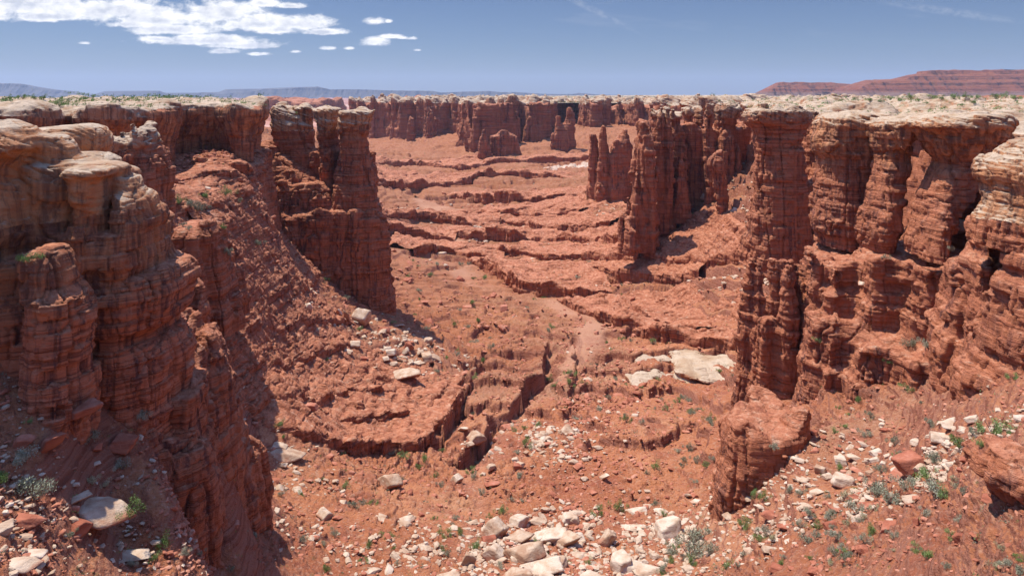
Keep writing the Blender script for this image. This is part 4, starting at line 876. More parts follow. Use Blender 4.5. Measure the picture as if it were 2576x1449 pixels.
cliff('steep dark ribbed cliff dropping to the basin below the near left rock mass', [poly([(400, 54), (470, 54.5), (515, 57), (535, 60), (490, 66), (440, 68), (320, 68), (300, 58)], lambda x, y: -23.6 - 0.05 * (60 - y), 0.4, [(-60, 0.5), (-34, 1.0), (-33.5, 0.4), (-29, 0.4), (-28.5, 0)], -48, bump=1.0, blam=4),
      col(60, [(Z4(0, y)[1], Z4(l, 0)[0], Z4(r, 0)[0]) for y, l, r in [(330, 1000, 1070), (400, 980, 1100), (480, 920, 1140), (570, 800, 1160), (700, 780, 1180), (900, 880, 1210), (1000, 960, 1220), (1150, 1000, 1225)]], 4.2, 3, .6),
      col(64, [(Z4(0, y)[1], Z4(l, 0)[0], Z4(r, 0)[0]) for y, l, r in [(220, 920, 970), (320, 930, 1060), (600, 960, 1165), (840, 970, 1240), (1000, 980, 1300), (1130, 980, 1315)]], 4, 3, .6)], h=0.3, s=0.5, coarse=0.5, lam=3, flute=0.6, flam=2.4)
cliff('lower rounded red outcrop in front of the ribbed cliff', [col(52, [(Z4(0, y)[1], Z4(l, 0)[0], Z4(r, 0)[0]) for y, l, r in [(770, 850, 990), (830, 800, 1010), (890, 700, 1035), (960, 650, 1060), (1080, 640, 1075), (1200, 800, 1095), (1260, 850, 1090)]], 3.2, 2.8, .6),
      col(50, [(Z4(0, y)[1], Z4(l, 0)[0], Z4(r, 0)[0]) for y, l, r in [(700, 600, 720), (740, 590, 745), (800, 560, 760), (900, 520, 800)]], 2.5, 2.8, .5)], h=0.28, s=0.45, coarse=0.45, lam=2.6, flute=0.35, flam=2.4)
print('rocks', round(time.time() - T0, 1))

cliff('blocky red outcrop with a dark recess at the lower right edge', [col(36, [(Z7(0, y)[1], Z7(l, 0)[0], Z7(r, 0)[0]) for y, l, r in [(640, 2060, 2700), (720, 1990, 2750), (830, 1985, 2750), (900, 2090, 2750), (1100, 2200, 2750), (1180, 2250, 2750)]], 3.0, 2.8, .4),
], h=0.22, s=0.4, coarse=0.45, lam=2.2, flute=0.2, flam=2.2, name='rock_outcrop')
print('rocks', round(time.time() - T0, 1))

# ------------------------------------------------------------------ loose rocks, shrubs, small cover
def ico(sub):
    import bmesh
    bm = bmesh.new(); bmesh.ops.create_icosphere(bm, subdivisions=sub, radius=1.0)
    v = np.array([x.co[:] for x in bm.verts], f32); f = np.array([[y.index for y in x.verts] for x in bm.faces], np.int32); bm.free(); return v, f
ICO = {i: ico(i) for i in (1, 2, 4, 5)}
def rock_shape(seed, sub, asp=(1.0, 0.75, 0.55), planes=11, rough=0.05):
    """angular block: unit directions clipped by random planes"""
    g = np.random.default_rng(seed); d, f = ICO[sub]
    n = g.normal(size=(planes, 3)); n /= np.linalg.norm(n, axis=1)[:, None]
    n = np.concatenate([n, [[0, 0, 1], [0, 0, -1]]]); dist = np.concatenate([g.uniform(0.48, 1.0, planes), [0.62, 0.7]])
    q_, _r = np.linalg.qr(g.normal(size=(3, 3))); n[:6] = np.concatenate([q_, -q_]) if len(n) > 8 else n[:6]; dist[:6] = g.uniform(0.5, 0.78, 6)
    dots = d @ n.T; r = np.where(dots > 0.05, dist / np.maximum(dots, 0.05), 9).min(1); r = np.minimum(r, 1.25)
    v = d * r[:, None] * np.array(asp)
    if sub > 2:
        x, y, z = (v * 3 + seed).T; q = z * 2 + 0.5 * x
        v = v * (1 + rough * (1.6 * fbm(x, y, z, 4, 0.6) + 0.6 * np.tanh(3 * vn(x * 0.3, y * 0.3, q * 2.2)) - 0.9 * np.exp(-(np.abs(vn(x * 0.25, y * 0.25, q * 0.8 + 9)) / 0.06) ** 2)))[:, None]
    v = v / np.abs(v[:, 0]).max() * 0.5
    return v.astype(f32), f

def boulder_mat(name, cols, dark, obj=True):
    m, t, b, geo = new_mat(name, 0.88); pos = geo.outputs['Position']
    oi = t.new('ShaderNodeObjectInfo'); r = oi.outputs['Random']
    n = t.noise(pos, 0.9, 5, 0.6, 0.3); bed = t.noise(t.scale(pos, (0.8, 1.4, 6.0)), 1.0, 5, 0.7, 0.5)
    f = t.math('ADD', n, t.math('MULTIPLY', t.math('SUBTRACT', r, 0.5), 0.25)) if obj else t.noise(pos, 0.45, 4, 0.7)
    c = t.ramp(f, [(0.32, cols[0]), (0.5, cols[1]), (0.68, cols[2])])
    c = t.mix(t.map(bed, 0.55, 0.68, 0, 0.6), c, dark)
    if obj:
        tg = t.new('ShaderNodeTexCoord'); s3 = t.new('ShaderNodeSeparateXYZ'); t.l.new(tg.outputs['Generated'], s3.inputs[0])
        c = t.mix(t.map(t.math('ADD', s3.outputs[2], t.math('MULTIPLY', t.math('SUBTRACT', n, 0.5), 0.9)), 0.62, 0.30, 0, 0.75), c, (0.40, 0.15, 0.08))
    t.l.new(c, b.inputs['Base Color']); t.l.new(t.bump(t.math('ADD', bed, t.noise(pos, 4.0, 4, 0.7)), 0.7, 0.12), b.inputs['Normal']); return m
PALE = ((0.36, 0.21, 0.125), (0.48, 0.34, 0.225), (0.58, 0.45, 0.33))
M_pale = boulder_mat('pale_boulder', PALE, (0.30, 0.18, 0.12)); M_redb = boulder_mat('red_boulder', ((0.25, 0.075, 0.04), (0.36, 0.12, 0.065), (0.44, 0.18, 0.11)), (0.17, 0.05, 0.03))
M_paler = boulder_mat('pale_rubble', PALE, (0.34, 0.20, 0.13), False); M_redr = boulder_mat('red_rubble', ((0.27, 0.085, 0.045), (0.40, 0.145, 0.08), (0.50, 0.24, 0.15)), (0.20, 0.06, 0.035), False)
BM = {}
def bmesh_of(kind, k, shp):
    key = (kind, k, shp)
    if key not in BM:
        asp = {'block': (1, 0.75, 0.52), 'slab': (1, 0.58, 0.26), 'round': (1, 0.85, 0.8), 'tall': (1, 0.7, 1.5)}[shp]
        v, f = rock_shape(100 + k * 7 + len(shp), 4, asp, 7 if shp != 'round' else 12, 0.035)
        o = mesh_obj('tmp', v, f, M_pale if kind == 'pale' else M_redb); me = o.data; bpy.data.objects.remove(o); me.name = 'boulder'; BM[key] = me
    return BM[key]
bpy.context.view_layer.update(); DG = bpy.context.evaluated_depsgraph_get()
def hit_px(px, py):
    d = Vector(((px - CX) / FOC, 1, -(py - HY) / FOC)); ok, loc, nrm, i, o, mt = SC.ray_cast(DG, Vector((0, 0, 0)), d.normalized())
    return (loc, nrm) if ok else (None, None)
def hit_down(x, y, z=60):
    ok, loc, nrm, i, o, mt = SC.ray_cast(DG, Vector((x, y, z)), Vector((0, 0, -1)))
    return (loc, nrm, o) if ok else (None, None, None)
def put_boulder(loc, width, kind, k, shp, rz, tilt, label, group=None, sink=0.16, hs=1.0):
    o = bpy.data.objects.new('boulder', bmesh_of(kind, k, shp)); COL.objects.link(o)
    o.location = loc + Vector((0, 0, width * hs * (0.22 if shp != 'slab' else 0.12) * (1 - sink)))
    o.scale = (width, width, width * hs); o.rotation_euler = (tilt[0], tilt[1], rz)
    tag(o, label, 'boulder', group); return o
Z7 = lambda x, y: ((2200 + x / 2.975) * .8587, (1200 + y / 2.975) * .8587)
# hand placed: px, py(base), width px, height scale, kind, shape, rot, tilt, label
HB = [
 (908, 806, 52, 1.2, 'pale', 'round', 0.3, (0, 0.2), 'big rounded tan boulder resting at the foot of the left ridge wall'),
 (872, 800, 40, 1.3, 'pale', 'slab', 1.0, (0.2, 1.0), 'pale split slab leaning against the big rounded tan boulder'),
 (852, 792, 34, 1.3, 'pale', 'slab', 1.3, (0.2, 1.1), 'thinner outer slab leaning left of the split slab by the big rounded boulder'),
 (777, 778, 22, 1.0, 'pale', 'tall', 0.5, (0.1, 0.1), 'upright tan stone on the slope uphill of the leaning slabs'),
 (1026, 880, 30, 1.0, 'red', 'tall', 0.2, (0.1, 0.2), 'upright brown pointed block in the shadow of the ridge tower'),
 (1020, 950, 98, 1.1, 'pale', 'slab', 2.7, (0.1, 0.2), 'long flat brown topped slab lying below the ridge tower shadow'),
 (1085, 905, 78, 0.8, 'pale', 'slab', 0.9, (0.2, 0.3), 'broad pale sheet of rock at the tip of the ridge tower shadow'),
 (985, 892, 34, 1.0, 'pale', 'block', 0.9, (0, 0.1), 'mid sized pale block left of the ridge tower shadow'),
 (970, 905, 26, 1.0, 'pale', 'block', 1.9, (0, 0.1), None), (892, 870, 26, 1.2, 'pale', 'block', 0.4, (0, 0.1), None), (915, 905, 24, 1, 'red', 'block', 0.4, (0, 0.1), None),
 (1050, 915, 40, 0.9, 'pale', 'slab', 0.1, (0.1, 0.1), None), (1003, 822, 40, 0.9, 'pale', 'slab', 2.3, (0.1, 0.3), None), (945, 925, 22, 0.9, 'pale', 'slab', 2.3, (0.1, 0.3), None),
 (784, 1030, 34, 1.1, 'red', 'block', 0.3, (0, 0.1), 'lone brown block on the ribbed red slope left of centre'),
 (980, 1222, 64, 1.1, 'pale', 'block', 0.2, (0, 0.15), 'cracked pale boulder with dark hollows left of the wash'),
 (1150, 1212, 36, 1.1, 'pale', 'round', 0.2, (0, 0.0), 'two toned rounded boulder sitting in the middle of the wash'),
 (1163, 1083, 44, 1.1, 'pale', 'slab', 2.2, (0.1, 0.4), 'tilted pale slab high on the left bank of the wash'),
 (1198, 1108, 38, 1.1, 'pale', 'block', 2.0, (0.1, 0.1), 'pale block directly below the tilted slab on the left bank'),
 (1236, 1178, 24, 1.1, 'pale', 'block', 0.6, (0, 0), 'small pale boulder at the edge of the wash below the ledge'),
 (1296, 1158, 20, 1.0, 'pale', 'block', 0.6, (0, 0), None), (1240, 1220, 40, 0.7, 'red', 'slab', 0.2, (0, 0), 'flat dark red slabs stacked in the wash'),
 (1518, 1203, 38, 1.1, 'pale', 'slab', -0.6, (0.2, -0.5), 'bright pale tilted boulder alone on the bare red slope right of the wash'),
 (1380, 1120, 22, 1, 'red', 'block', 0.3, (0, 0), None), (1180, 1120, 26, 1, 'pale', 'block', 0.3, (0, 0), None),
 (1246, 1350, 74, 1.25, 'pale', 'round', 0.2, (0, 0.05), 'largest rounded pale boulder at the left of the bottom boulder cluster'),
 (1304, 1322, 52, 1.2, 'pale', 'block', 0.9, (0, 0.1), 'pale boulder behind and right of the largest rounded boulder'),
 (1356, 1316, 50, 0.9, 'pale', 'slab', 0.1, (0.1, 0.1), 'flat topped tan boulder behind the bottom boulder cluster'),
 (1432, 1316, 48, 1.3, 'pale', 'block', 0.4, (0, 0), 'bright white boulder at the back right of the bottom boulder cluster'),
 (1300, 1360, 84, 1.0, 'pale', 'slab', 0.1, (0.1, -0.05), 'wide pale boulder with cracks in front of the largest rounded boulder'),
 (1382, 1362, 96, 1.2, 'pale', 'slab', -0.25, (0.1, -0.3), 'long tilted pale boulder in the middle of the bottom boulder cluster'),
 (1420, 1368, 90, 1.2, 'pale', 'slab', -0.3, (0.1, -0.35), 'long tilted pale boulder at the right of the bottom boulder cluster'),
 (1322, 1405, 108, 1.3, 'pale', 'slab', -0.15, (0.2, -0.1), 'very large tan topped slab boulder at the bottom centre'),
 (1242, 1405, 66, 1.2, 'pale', 'block', 0.7, (0.1, 0.2), 'jagged white boulder left of the large tan topped slab'),
 (1360, 1440, 120, 1.1, 'pale', 'slab', -0.3, (0.2, -0.3), 'ribbed pale slab boulder along the bottom edge of the photo'),
 (1300, 1455, 90, 1.2, 'pale', 'slab', -0.4, (0.2, -0.3), 'pale slab boulder cut by the bottom edge at the centre'),
 (1180, 1425, 44, 1.2, 'pale', 'tall', 0.4, (0.2, 0.1), 'upright pale boulder left of the jagged white boulder'),
 (1625, 1444, 82, 1.0, 'pale', 'slab', -0.2, (0.1, -0.1), 'smooth bright boulder cut by the bottom edge right of centre'),
 (1560, 1432, 56, 1.1, 'pale', 'round', -0.2, (0.1, -0.1), 'rounded pale boulder left of the smooth bright boulder at the bottom'),
 (1682, 1346, 72, 1.2, 'pale', 'block', 0.4, (0.1, -0.3), 'grey weathered boulder with a sharp left corner at the foot of the right slope'),
 (1526, 1368, 48, 1.1, 'pale', 'tall', 1.2, (0.6, 0.2), 'leaning brown sided boulder between the cluster and the grey boulder'),
 (1600, 1292, 64, 0.9, 'pale', 'slab', -0.2, (0, -0.1), 'long white boulder on the slope above the grey boulder'),
 (1655, 1288, 50, 0.9, 'pale', 'slab', -0.3, (0, -0.1), None), (1590, 1328, 60, 0.7, 'pale', 'slab', -0.3, (0, -0.1), None), (1755, 1262, 40, 0.8, 'pale', 'slab', -0.4, (0, -0.2), None),
 (1230, 1362, 34, 1, 'red', 'block', 0.3, (0, 0), None), (1455, 1400, 50, 0.9, 'pale', 'slab', 0.2, (0.1, 0), None), (1400, 1425, 60, 1.0, 'pale', 'block', 0.2, (0.1, 0), None),
 (1130, 1455, 60, 1.0, 'pale', 'slab', 0.2, (0.1, 0), None), (1480, 1455, 70, 0.9, 'pale', 'slab', 0.2, (0.1, 0), None), (1020, 1310, 50, 0.8, 'pale', 'slab', 0.2, (0.1, 0), None),
 (232, 1308, 196, 1.15, 'pale', 'slab', 0.05, (0.05, 0.12), 'big flat white slab propped on red rubble at the lower left'),
 (190, 1262, 70, 1.0, 'pale', 'slab', 0.5, (0.05, -0.2), 'smaller pale block lying against the back of the big flat white slab'),
 (60, 1318, 100, 1.1, 'red', 'slab', 0.3, (0.1, 0.1), 'tan brown slab left of the big flat white slab'),
 (125, 1128, 120, 1.3, 'red', 'slab', -0.5, (0.2, -0.5), 'huge fallen red block tilted against the base of the near left rock mass'),
 (60, 1120, 50, 1.2, 'red', 'block', 0.5, (0.2, 0), 'dark red block left of the huge fallen block'),
 (205, 1040, 120, 1.1, 'red', 'slab', -0.2, (0.2, -0.2), 'red ledge block jutting out under the near left rock mass'),
 (310, 1130, 66, 1.2, 'red', 'block', 0.2, (0.2, 0), 'sunlit red lump on the shaded slope under the near left rock mass'),
 (240, 1130, 36, 1.2, 'red', 'block', 1.2, (0.2, 0), None), (190, 1350, 44, 1.0, 'red', 'slab', 1.2, (0.2, 0), None), (40, 1432, 110, 0.9, 'pale', 'slab', 0.4, (0.1, 0.1), 'pale slabs in the bottom left corner of the photo'),
 (330, 1400, 90, 0.6, 'pale', 'slab', 0.2, (0.1, 0.1), 'flat pinkish slab sunk in the soil near the bottom left'), (80, 1405, 60, 0.9, 'pale', 'block', 0.2, (0, 0), None),
 (722, 1152, 110, 0.8, 'pale', 'slab', 0.45, (0.1, 0.25), 'long low pale slab beside the foot of the ribbed cliff'), (700, 1128, 46, 0.8, 'pale', 'block', 0.4, (0.1, 0.2), None),
 (2425, 585, 70, 1.2, 'pale', 'block', 0.4, (0.1, 0.2), 'grey tan boulder lodged in the gap left of the right edge column'),
 (2172, 718, 26, 1.0, 'pale', 'block', 0.4, (0.1, 0.2), None), (1812, 905, 26, 1.0, 'pale', 'block', 0.4, (0.1, 0.2), None), (1940, 1300, 60, 0.8, 'red', 'slab', 0.4, (0.1, 0.2), 'low dark red block lying at the toe of the dark overhanging cliff'),
]
R7 = [(600, 550, 125, 'pale', 'round'), (785, 475, 150, 'pale', 'block'), (905, 430, 165, 'pale', 'slab'), (1090, 385, 85, 'pale', 'block'), (1020, 470, 65, 'pale', 'tall'), (1080, 450, 95, 'pale', 'block'), (800, 660, 190, 'pale', 'block'), (560, 735, 150, 'pale', 'slab'),
      (1195, 415, 75, 'pale', 'block'), (1145, 475, 65, 'pale', 'block'), (860, 335, 95, 'pale', 'slab'), (1440, 300, 115, 'pale', 'block'), (1640, 260, 135, 'pale', 'block'), (1740, 150, 210, 'pale', 'slab'), (1930, 110, 125, 'pale', 'block'), (1715, 325, 95, 'pale', 'round'),
      (1670, 370, 105, 'pale', 'slab'), (1740, 160, 115, 'pale', 'slab'), (1840, 200, 85, 'pale', 'block'), (1040, 560, 75, 'pale', 'block'), (870, 550, 115, 'pale', 'slab'), (660, 590, 75, 'pale', 'block'), (1560, 245, 85, 'pale', 'block'),
      (1390, 530, 320, 'red', 'block'), (1260, 600, 200, 'red', 'slab'), (1880, 455, 110, 'red', 'block'), (1835, 540, 80, 'red', 'block'), (880, 790, 240, 'red', 'slab'), (1040, 840, 160, 'red', 'slab'), (1440, 1010, 90, 'red', 'tall'), (690, 1020, 100, 'red', 'block'),
      (300, 1030, 170, 'red', 'slab'), (1190, 1040, 200, 'red', 'slab'), (220, 1400, 120, 'red', 'block'), (570, 1430, 150, 'red', 'block'), (560, 360, 100, 'red', 'slab'), (615, 245, 90, 'red', 'slab')]
R7L = {0: 'rounded white boulder at the left end of the right slope boulder patch', 1: 'large pale boulder behind the rounded white one in the right slope patch', 2: 'broad flat pale boulder at the top of the right slope patch', 6: 'big white topped block with a dark underside in front of the right slope patch',
       7: 'tan broken slab hanging over the edge of the dark overhanging cliff', 13: 'largest long pale slab high on the right slope near the green shrubs', 14: 'pale wedge boulder left of the highest green shrub on the right slope', 15: 'white boulder touching the dark green shrub on the right slope',
       23: 'big dark red block with slanting layers right of the pale boulder patch', 24: 'smooth red boulder in front of the slanting layered block', 29: 'upright red stone standing against the bare rock ramp', 32: 'dark capped red ledge block at the lower right'}
rr = random.Random(5)
for k, (zx, zy, w, kd, sh) in enumerate(R7):
    p = Z7(zx, zy); HB.append((p[0], p[1], w / 2.975 * .8587, 1.1, kd, sh, rr.uniform(-0.6, 0.6), (rr.uniform(-.2, .2), rr.uniform(-.35, .1)), R7L.get(k)))
GLAB = {'pale': ('pale angular sandstone boulder among the many lying on the red slopes', 'pale boulders scattered on the slopes'), 'red': ('dull red block among the many fallen on the red slopes', 'red blocks scattered on the slopes')}
placed = []
for k, (px, py, w, hs, kd, sh, rz, tl, lab) in enumerate(HB):
    loc, nrm = hit_px(px, py)
    if loc is None: continue
    width = w / FOC * loc.y
    placed.append((loc, width, kd, k % 9, sh, rz, tl, lab or GLAB[kd][0], None if lab else GLAB[kd][1], hs))
# ---- scatter density in picture-free terms: clusters around real points
def gpt(px, Y): return ((px - CX) / FOC * Y, Y)
CL = [(gpt(1350, 84), 18, 10, 1.0), (gpt(1650, 84), 16, 10, 1.0), (gpt(1050, 78), 13, 8, 0.7), (gpt(1800, 72), 8, 7, 0.6), (gpt(980, 172), 10, 14, 0.9), (gpt(1060, 178), 8, 12, 0.9), (gpt(880, 165), 10, 12, 0.6), (gpt(900, 82), 8, 6, 0.3),
      (gpt(2200, 66), 5, 5, 0.9), (gpt(2360, 60), 4, 5, 0.9), (gpt(1360, 130), 9, 10, 0.5), (gpt(1250, 400), 60, 60, 0.35), (gpt(1450, 640), 60, 40, 0.8), (gpt(1860, 225), 10, 22, 0.8), (gpt(1220, 800), 60, 40, 0.3), (gpt(150, 40), 6, 6, 0.35), (gpt(700, 100), 9, 9, 0.5), (gpt(1880, 270), 10, 45, 0.9)]
def pale_density(X, Y):
    d = np.zeros(X.shape)
    for (c, rx, ry, a) in CL: d = np.maximum(d, a * np.exp(-((X - c[0]) / rx) ** 2 - ((Y - c[1]) / ry) ** 2))
    return d
g = np.random.default_rng(21)
def scatter(n, y0, y1, power=1.0, amax=0.80):
    Y = np.exp(g.uniform(math.log(y0), math.log(y1), n)); A = g.uniform(-amax, amax, n); return A * Y, Y
def steep(X, Y):
    e = 0.8; z0 = ground_z(X, Y, False)[0]; zx = ground_z(X + e, Y, False)[0]; zy = ground_z(X, Y + e, False)[0]
    return np.hypot(zx - z0, zy - z0) / e
# individual boulders from the scatter (largest first)
X, Y = scatter(9000, 34, 420); pd = pale_density(X, Y); u = g.random(len(X))
nb = 0
isp = u < pd; isr = (~isp) & (g.random(len(X)) < 0.10)
cand = [(i, 'pale') for i in np.nonzero(isp)[0]] + [(i, 'red') for i in np.nonzero(isr)[0]]
g.shuffle(cand)
cnt = {'pale': 0, 'red': 0}; LIM = {'pale': 150, 'red': 85}; later = []
for i, kd in cand:
    i = int(i)
    if cnt[kd] >= LIM[kd]: continue
    loc, nrm, ob = hit_down(float(X[i]), float(Y[i]))
    if loc is None or ob.name != 'basin_floor' or nrm.z < 0.6: continue
    px = loc.x / loc.y * FOC + CX; py = HY - loc.z / loc.y * FOC
    if not (0 < px < 2576 and py < 1449): continue
    l2, _ = hit_px(px, py - 2)
    if l2 is None or abs(l2.y - loc.y) > 0.06 * loc.y: continue
    w = float((0.009 + 0.018 * g.random() ** 3) * loc.y * (1.0 if kd == 'pale' else 0.8) * (1.2 if loc.y < 60 else 1))
    placed.append((loc, w, kd, int(g.integers(9)), ['block', 'slab', 'slab', 'round', 'block'][int(g.integers(5))], float(g.uniform(0, 6.3)), (float(g.uniform(-.3, .3)), float(g.uniform(-.3, .3))), GLAB[kd][0], GLAB[kd][1], float(g.uniform(0.8, 1.3))))
    cnt[kd] += 1
for (loc, width, kd, k, sh, rz, tl, lab, grp, hs) in placed: put_boulder(loc, width * 1.1, kd, k, sh, rz, tl, lab, grp, 0.3 if grp is None else 0.6, hs)
print('boulders', len(placed), round(time.time() - T0, 1))

def merge_rocks(name, X, Y, Z, S, sub, mat, flat=True, nt=12):
    T = [rock_shape(500 + i, sub, (1, g.uniform(0.45, 0.85), g.uniform(0.25, 0.6)), 8)[0] for i in range(nt)]; f = ICO[sub][1]
    nvt = len(T[0]); n = len(X); V = np.empty((n, nvt, 3), f32); k = g.integers(nt, size=n); a = g.uniform(0, 6.283, n); b = g.normal(0, 0.25, n)
    TT = np.stack(T)[k] * S[:, None, None]
    ca, sa, cb, sb = np.cos(a)[:, None], np.sin(a)[:, None], np.cos(b)[:, None], np.sin(b)[:, None]
    x, y, z = TT[..., 0], TT[..., 1], TT[..., 2]
    x, z = x * cb + z * sb, -x * sb + z * cb; x, y = x * ca - y * sa, x * sa + y * ca
    V[..., 0] = x + X[:, None]; V[..., 1] = y + Y[:, None]; V[..., 2] = z + Z[:, None] + 0.12 * S[:, None]
    Fc = (f[None] + (np.arange(n) * nvt)[:, None, None]).reshape(-1, 3)
    return mesh_obj(name, V.reshape(-1, 3), Fc, mat, smooth=False)
def rubble(name, n, y0, y1, pale, sub, smin, smax, mat, base):
    X, Y = scatter(n, y0, y1); X = X.astype(f32); Y = Y.astype(f32)
    pd = pale_density(X, Y); cl = sstep(-0.1, 0.5, fbm(X / (0.12 * Y), Y / (0.12 * Y), 0 * X + 3.0, 3))
    p = (0.06 * cl + pd * 2.6 * (0.25 + 0.75 * sstep(-0.15, 0.3, fbm(X / (0.05 * Y), Y / (0.05 * Y), 0 * X + 8.0, 2)))) if pale else (0.15 + 0.85 * cl)
    z, inw = ground_z(X, Y); p = p * (1 - 0.85 * inw)
    k = g.random(n) < p; X, Y, z = X[k], Y[k], z[k]
    S = ((smin + (smax - smin) * g.random(len(X)) ** 3) * Y ** 0.85 * base).astype(f32)
    o = merge_rocks(name, X, Y, z, S, sub, mat); tag(o, kind='stuff'); print(name, len(X)); return o
rubble('pale_rubble', 60000, 28, 500, True, 1, 0.0030, 0.011, M_paler, 1.9)
rubble('pale_stones', 14000, 30, 260, True, 2, 0.008, 0.020, M_paler, 1.9)
rubble('red_rubble', 120000, 28, 500, False, 1, 0.0026, 0.009, M_redr, 1.9)
rubble('red_stones', 13000, 30, 300, False, 2, 0.007, 0.017, M_redr, 1.9)
print('rubble', round(time.time() - T0, 1))

# ---- shrubs
def leaf_mat(name, cols):
    m, t, b, geo = new_mat(name, 0.8); oi = t.new('ShaderNodeObjectInfo')
    n = t.noise(geo.outputs['Position'], 2.5, 3, 0.6); f = t.math('ADD', n, t.math('MULTIPLY', t.math('SUBTRACT', oi.outputs['Random'], 0.5), 0.3))
    t.l.new(t.ramp(f, [(0.3, cols[0]), (0.5, cols[1]), (0.7, cols[2])]), b.inputs['Base Color']); return m
M_green = leaf_mat('green_leaves', ((0.10, 0.165, 0.04), (0.155, 0.24, 0.06), (0.24, 0.32, 0.12)))
M_sage = leaf_mat('grey_green_leaves', ((0.19, 0.20, 0.12), (0.28, 0.285, 0.18), (0.40, 0.385, 0.26)))
M_straw = leaf_mat('dry_grass', ((0.30, 0.27, 0.14), (0.42, 0.37, 0.20), (0.50, 0.45, 0.27)))
M_stem, _t, _b, _g = new_mat('grey_twigs', 0.9); _b.inputs['Base Color'].default_value = (0.20, 0.15, 0.11, 1)
def shrub_mesh(seed, nleaf, size, squat=0.75, blobs=8):
    q = np.random.default_rng(seed); c = q.normal(size=(blobs, 3)) * (0.24, 0.24, 0.13); c[:, 2] = np.abs(c[:, 2]) + 0.26 * squat; rad = q.uniform(0.12, 0.22, blobs)
    k = q.integers(blobs, size=nleaf); d = q.normal(size=(nleaf, 3)); d /= np.linalg.norm(d, axis=1)[:, None]
    p = c[k] + d * (rad[k] * q.random(nleaf) ** 0.4)[:, None]; p[:, 2] = np.maximum(p[:, 2], 0.02)
    a = q.normal(size=(nleaf, 3)); a[:, 2] += 0.8; a /= np.linalg.norm(a, axis=1)[:, None]; b = np.cross(a, q.normal(size=(nleaf, 3))); b /= np.linalg.norm(b, axis=1)[:, None]
    s = size * q.uniform(0.6, 1.3, nleaf)[:, None]
    V = np.stack([p - b * s * 0.4, p + b * s * 0.4, p + a * s * 1.5], 1).reshape(-1, 3); F = np.arange(nleaf * 3).reshape(-1, 3)
    return V, F
def stems_mesh(seed, n=14):
    q = np.random.default_rng(seed); V = []; F = []
    for i in range(n):
        a = q.uniform(0, 6.28); l = q.uniform(0.25, 0.5); e = np.array([math.cos(a) * l * 0.7, math.sin(a) * l * 0.7, q.uniform(0.25, 0.5)]); w = 0.012
        k = len(V)
        for pt, ww in ((np.zeros(3), w), (e, w * 0.4)):
            for j in range(3): V.append(pt + ww * np.array([math.cos(j * 2.1), math.sin(j * 2.1), 0]))
        for j in range(3): F.append([k + j, k + (j + 1) % 3, k + 3 + (j + 1) % 3, k + 3 + j])
    return np.array(V), np.array(F)
SH = {}
for kd, mt in (('green', M_green), ('sage', M_sage), ('straw', M_straw)):
    for i in range(4):
        V, F = shrub_mesh(i + 10 * len(kd), 1100, 0.034 if kd != 'straw' else 0.035, 0.75 if kd != 'straw' else 0.5); o = mesh_obj('tmp', V, F, mt, False); a = o.data; a.name = 'foliage'; bpy.data.objects.remove(o)
        V, F = stems_mesh(i + 3); o = mesh_obj('tmp', V, F, M_stem, False); b = o.data; b.name = 'stems'; bpy.data.objects.remove(o); SH[kd, i] = (a, b)
def put_shrub(loc, w, kd, i, label, group=None, hs=1.0):
    e = bpy.data.objects.new('shrub' if kd != 'straw' else 'grass_tuft', None); COL.objects.link(e); e.location = loc - Vector((0, 0, 0.05 * w)); w *= 1.3; e.scale = (w, w, w * hs * 1.1); e.rotation_euler = (0, 0, rr.uniform(0, 6.28))
    for nm, me in zip(('foliage', 'stems'), SH[kd, i % 4]):
        c = bpy.data.objects.new(nm, me); COL.objects.link(c); c.parent = e
    tag(e, label, 'shrub' if kd != 'straw' else 'grass', group)
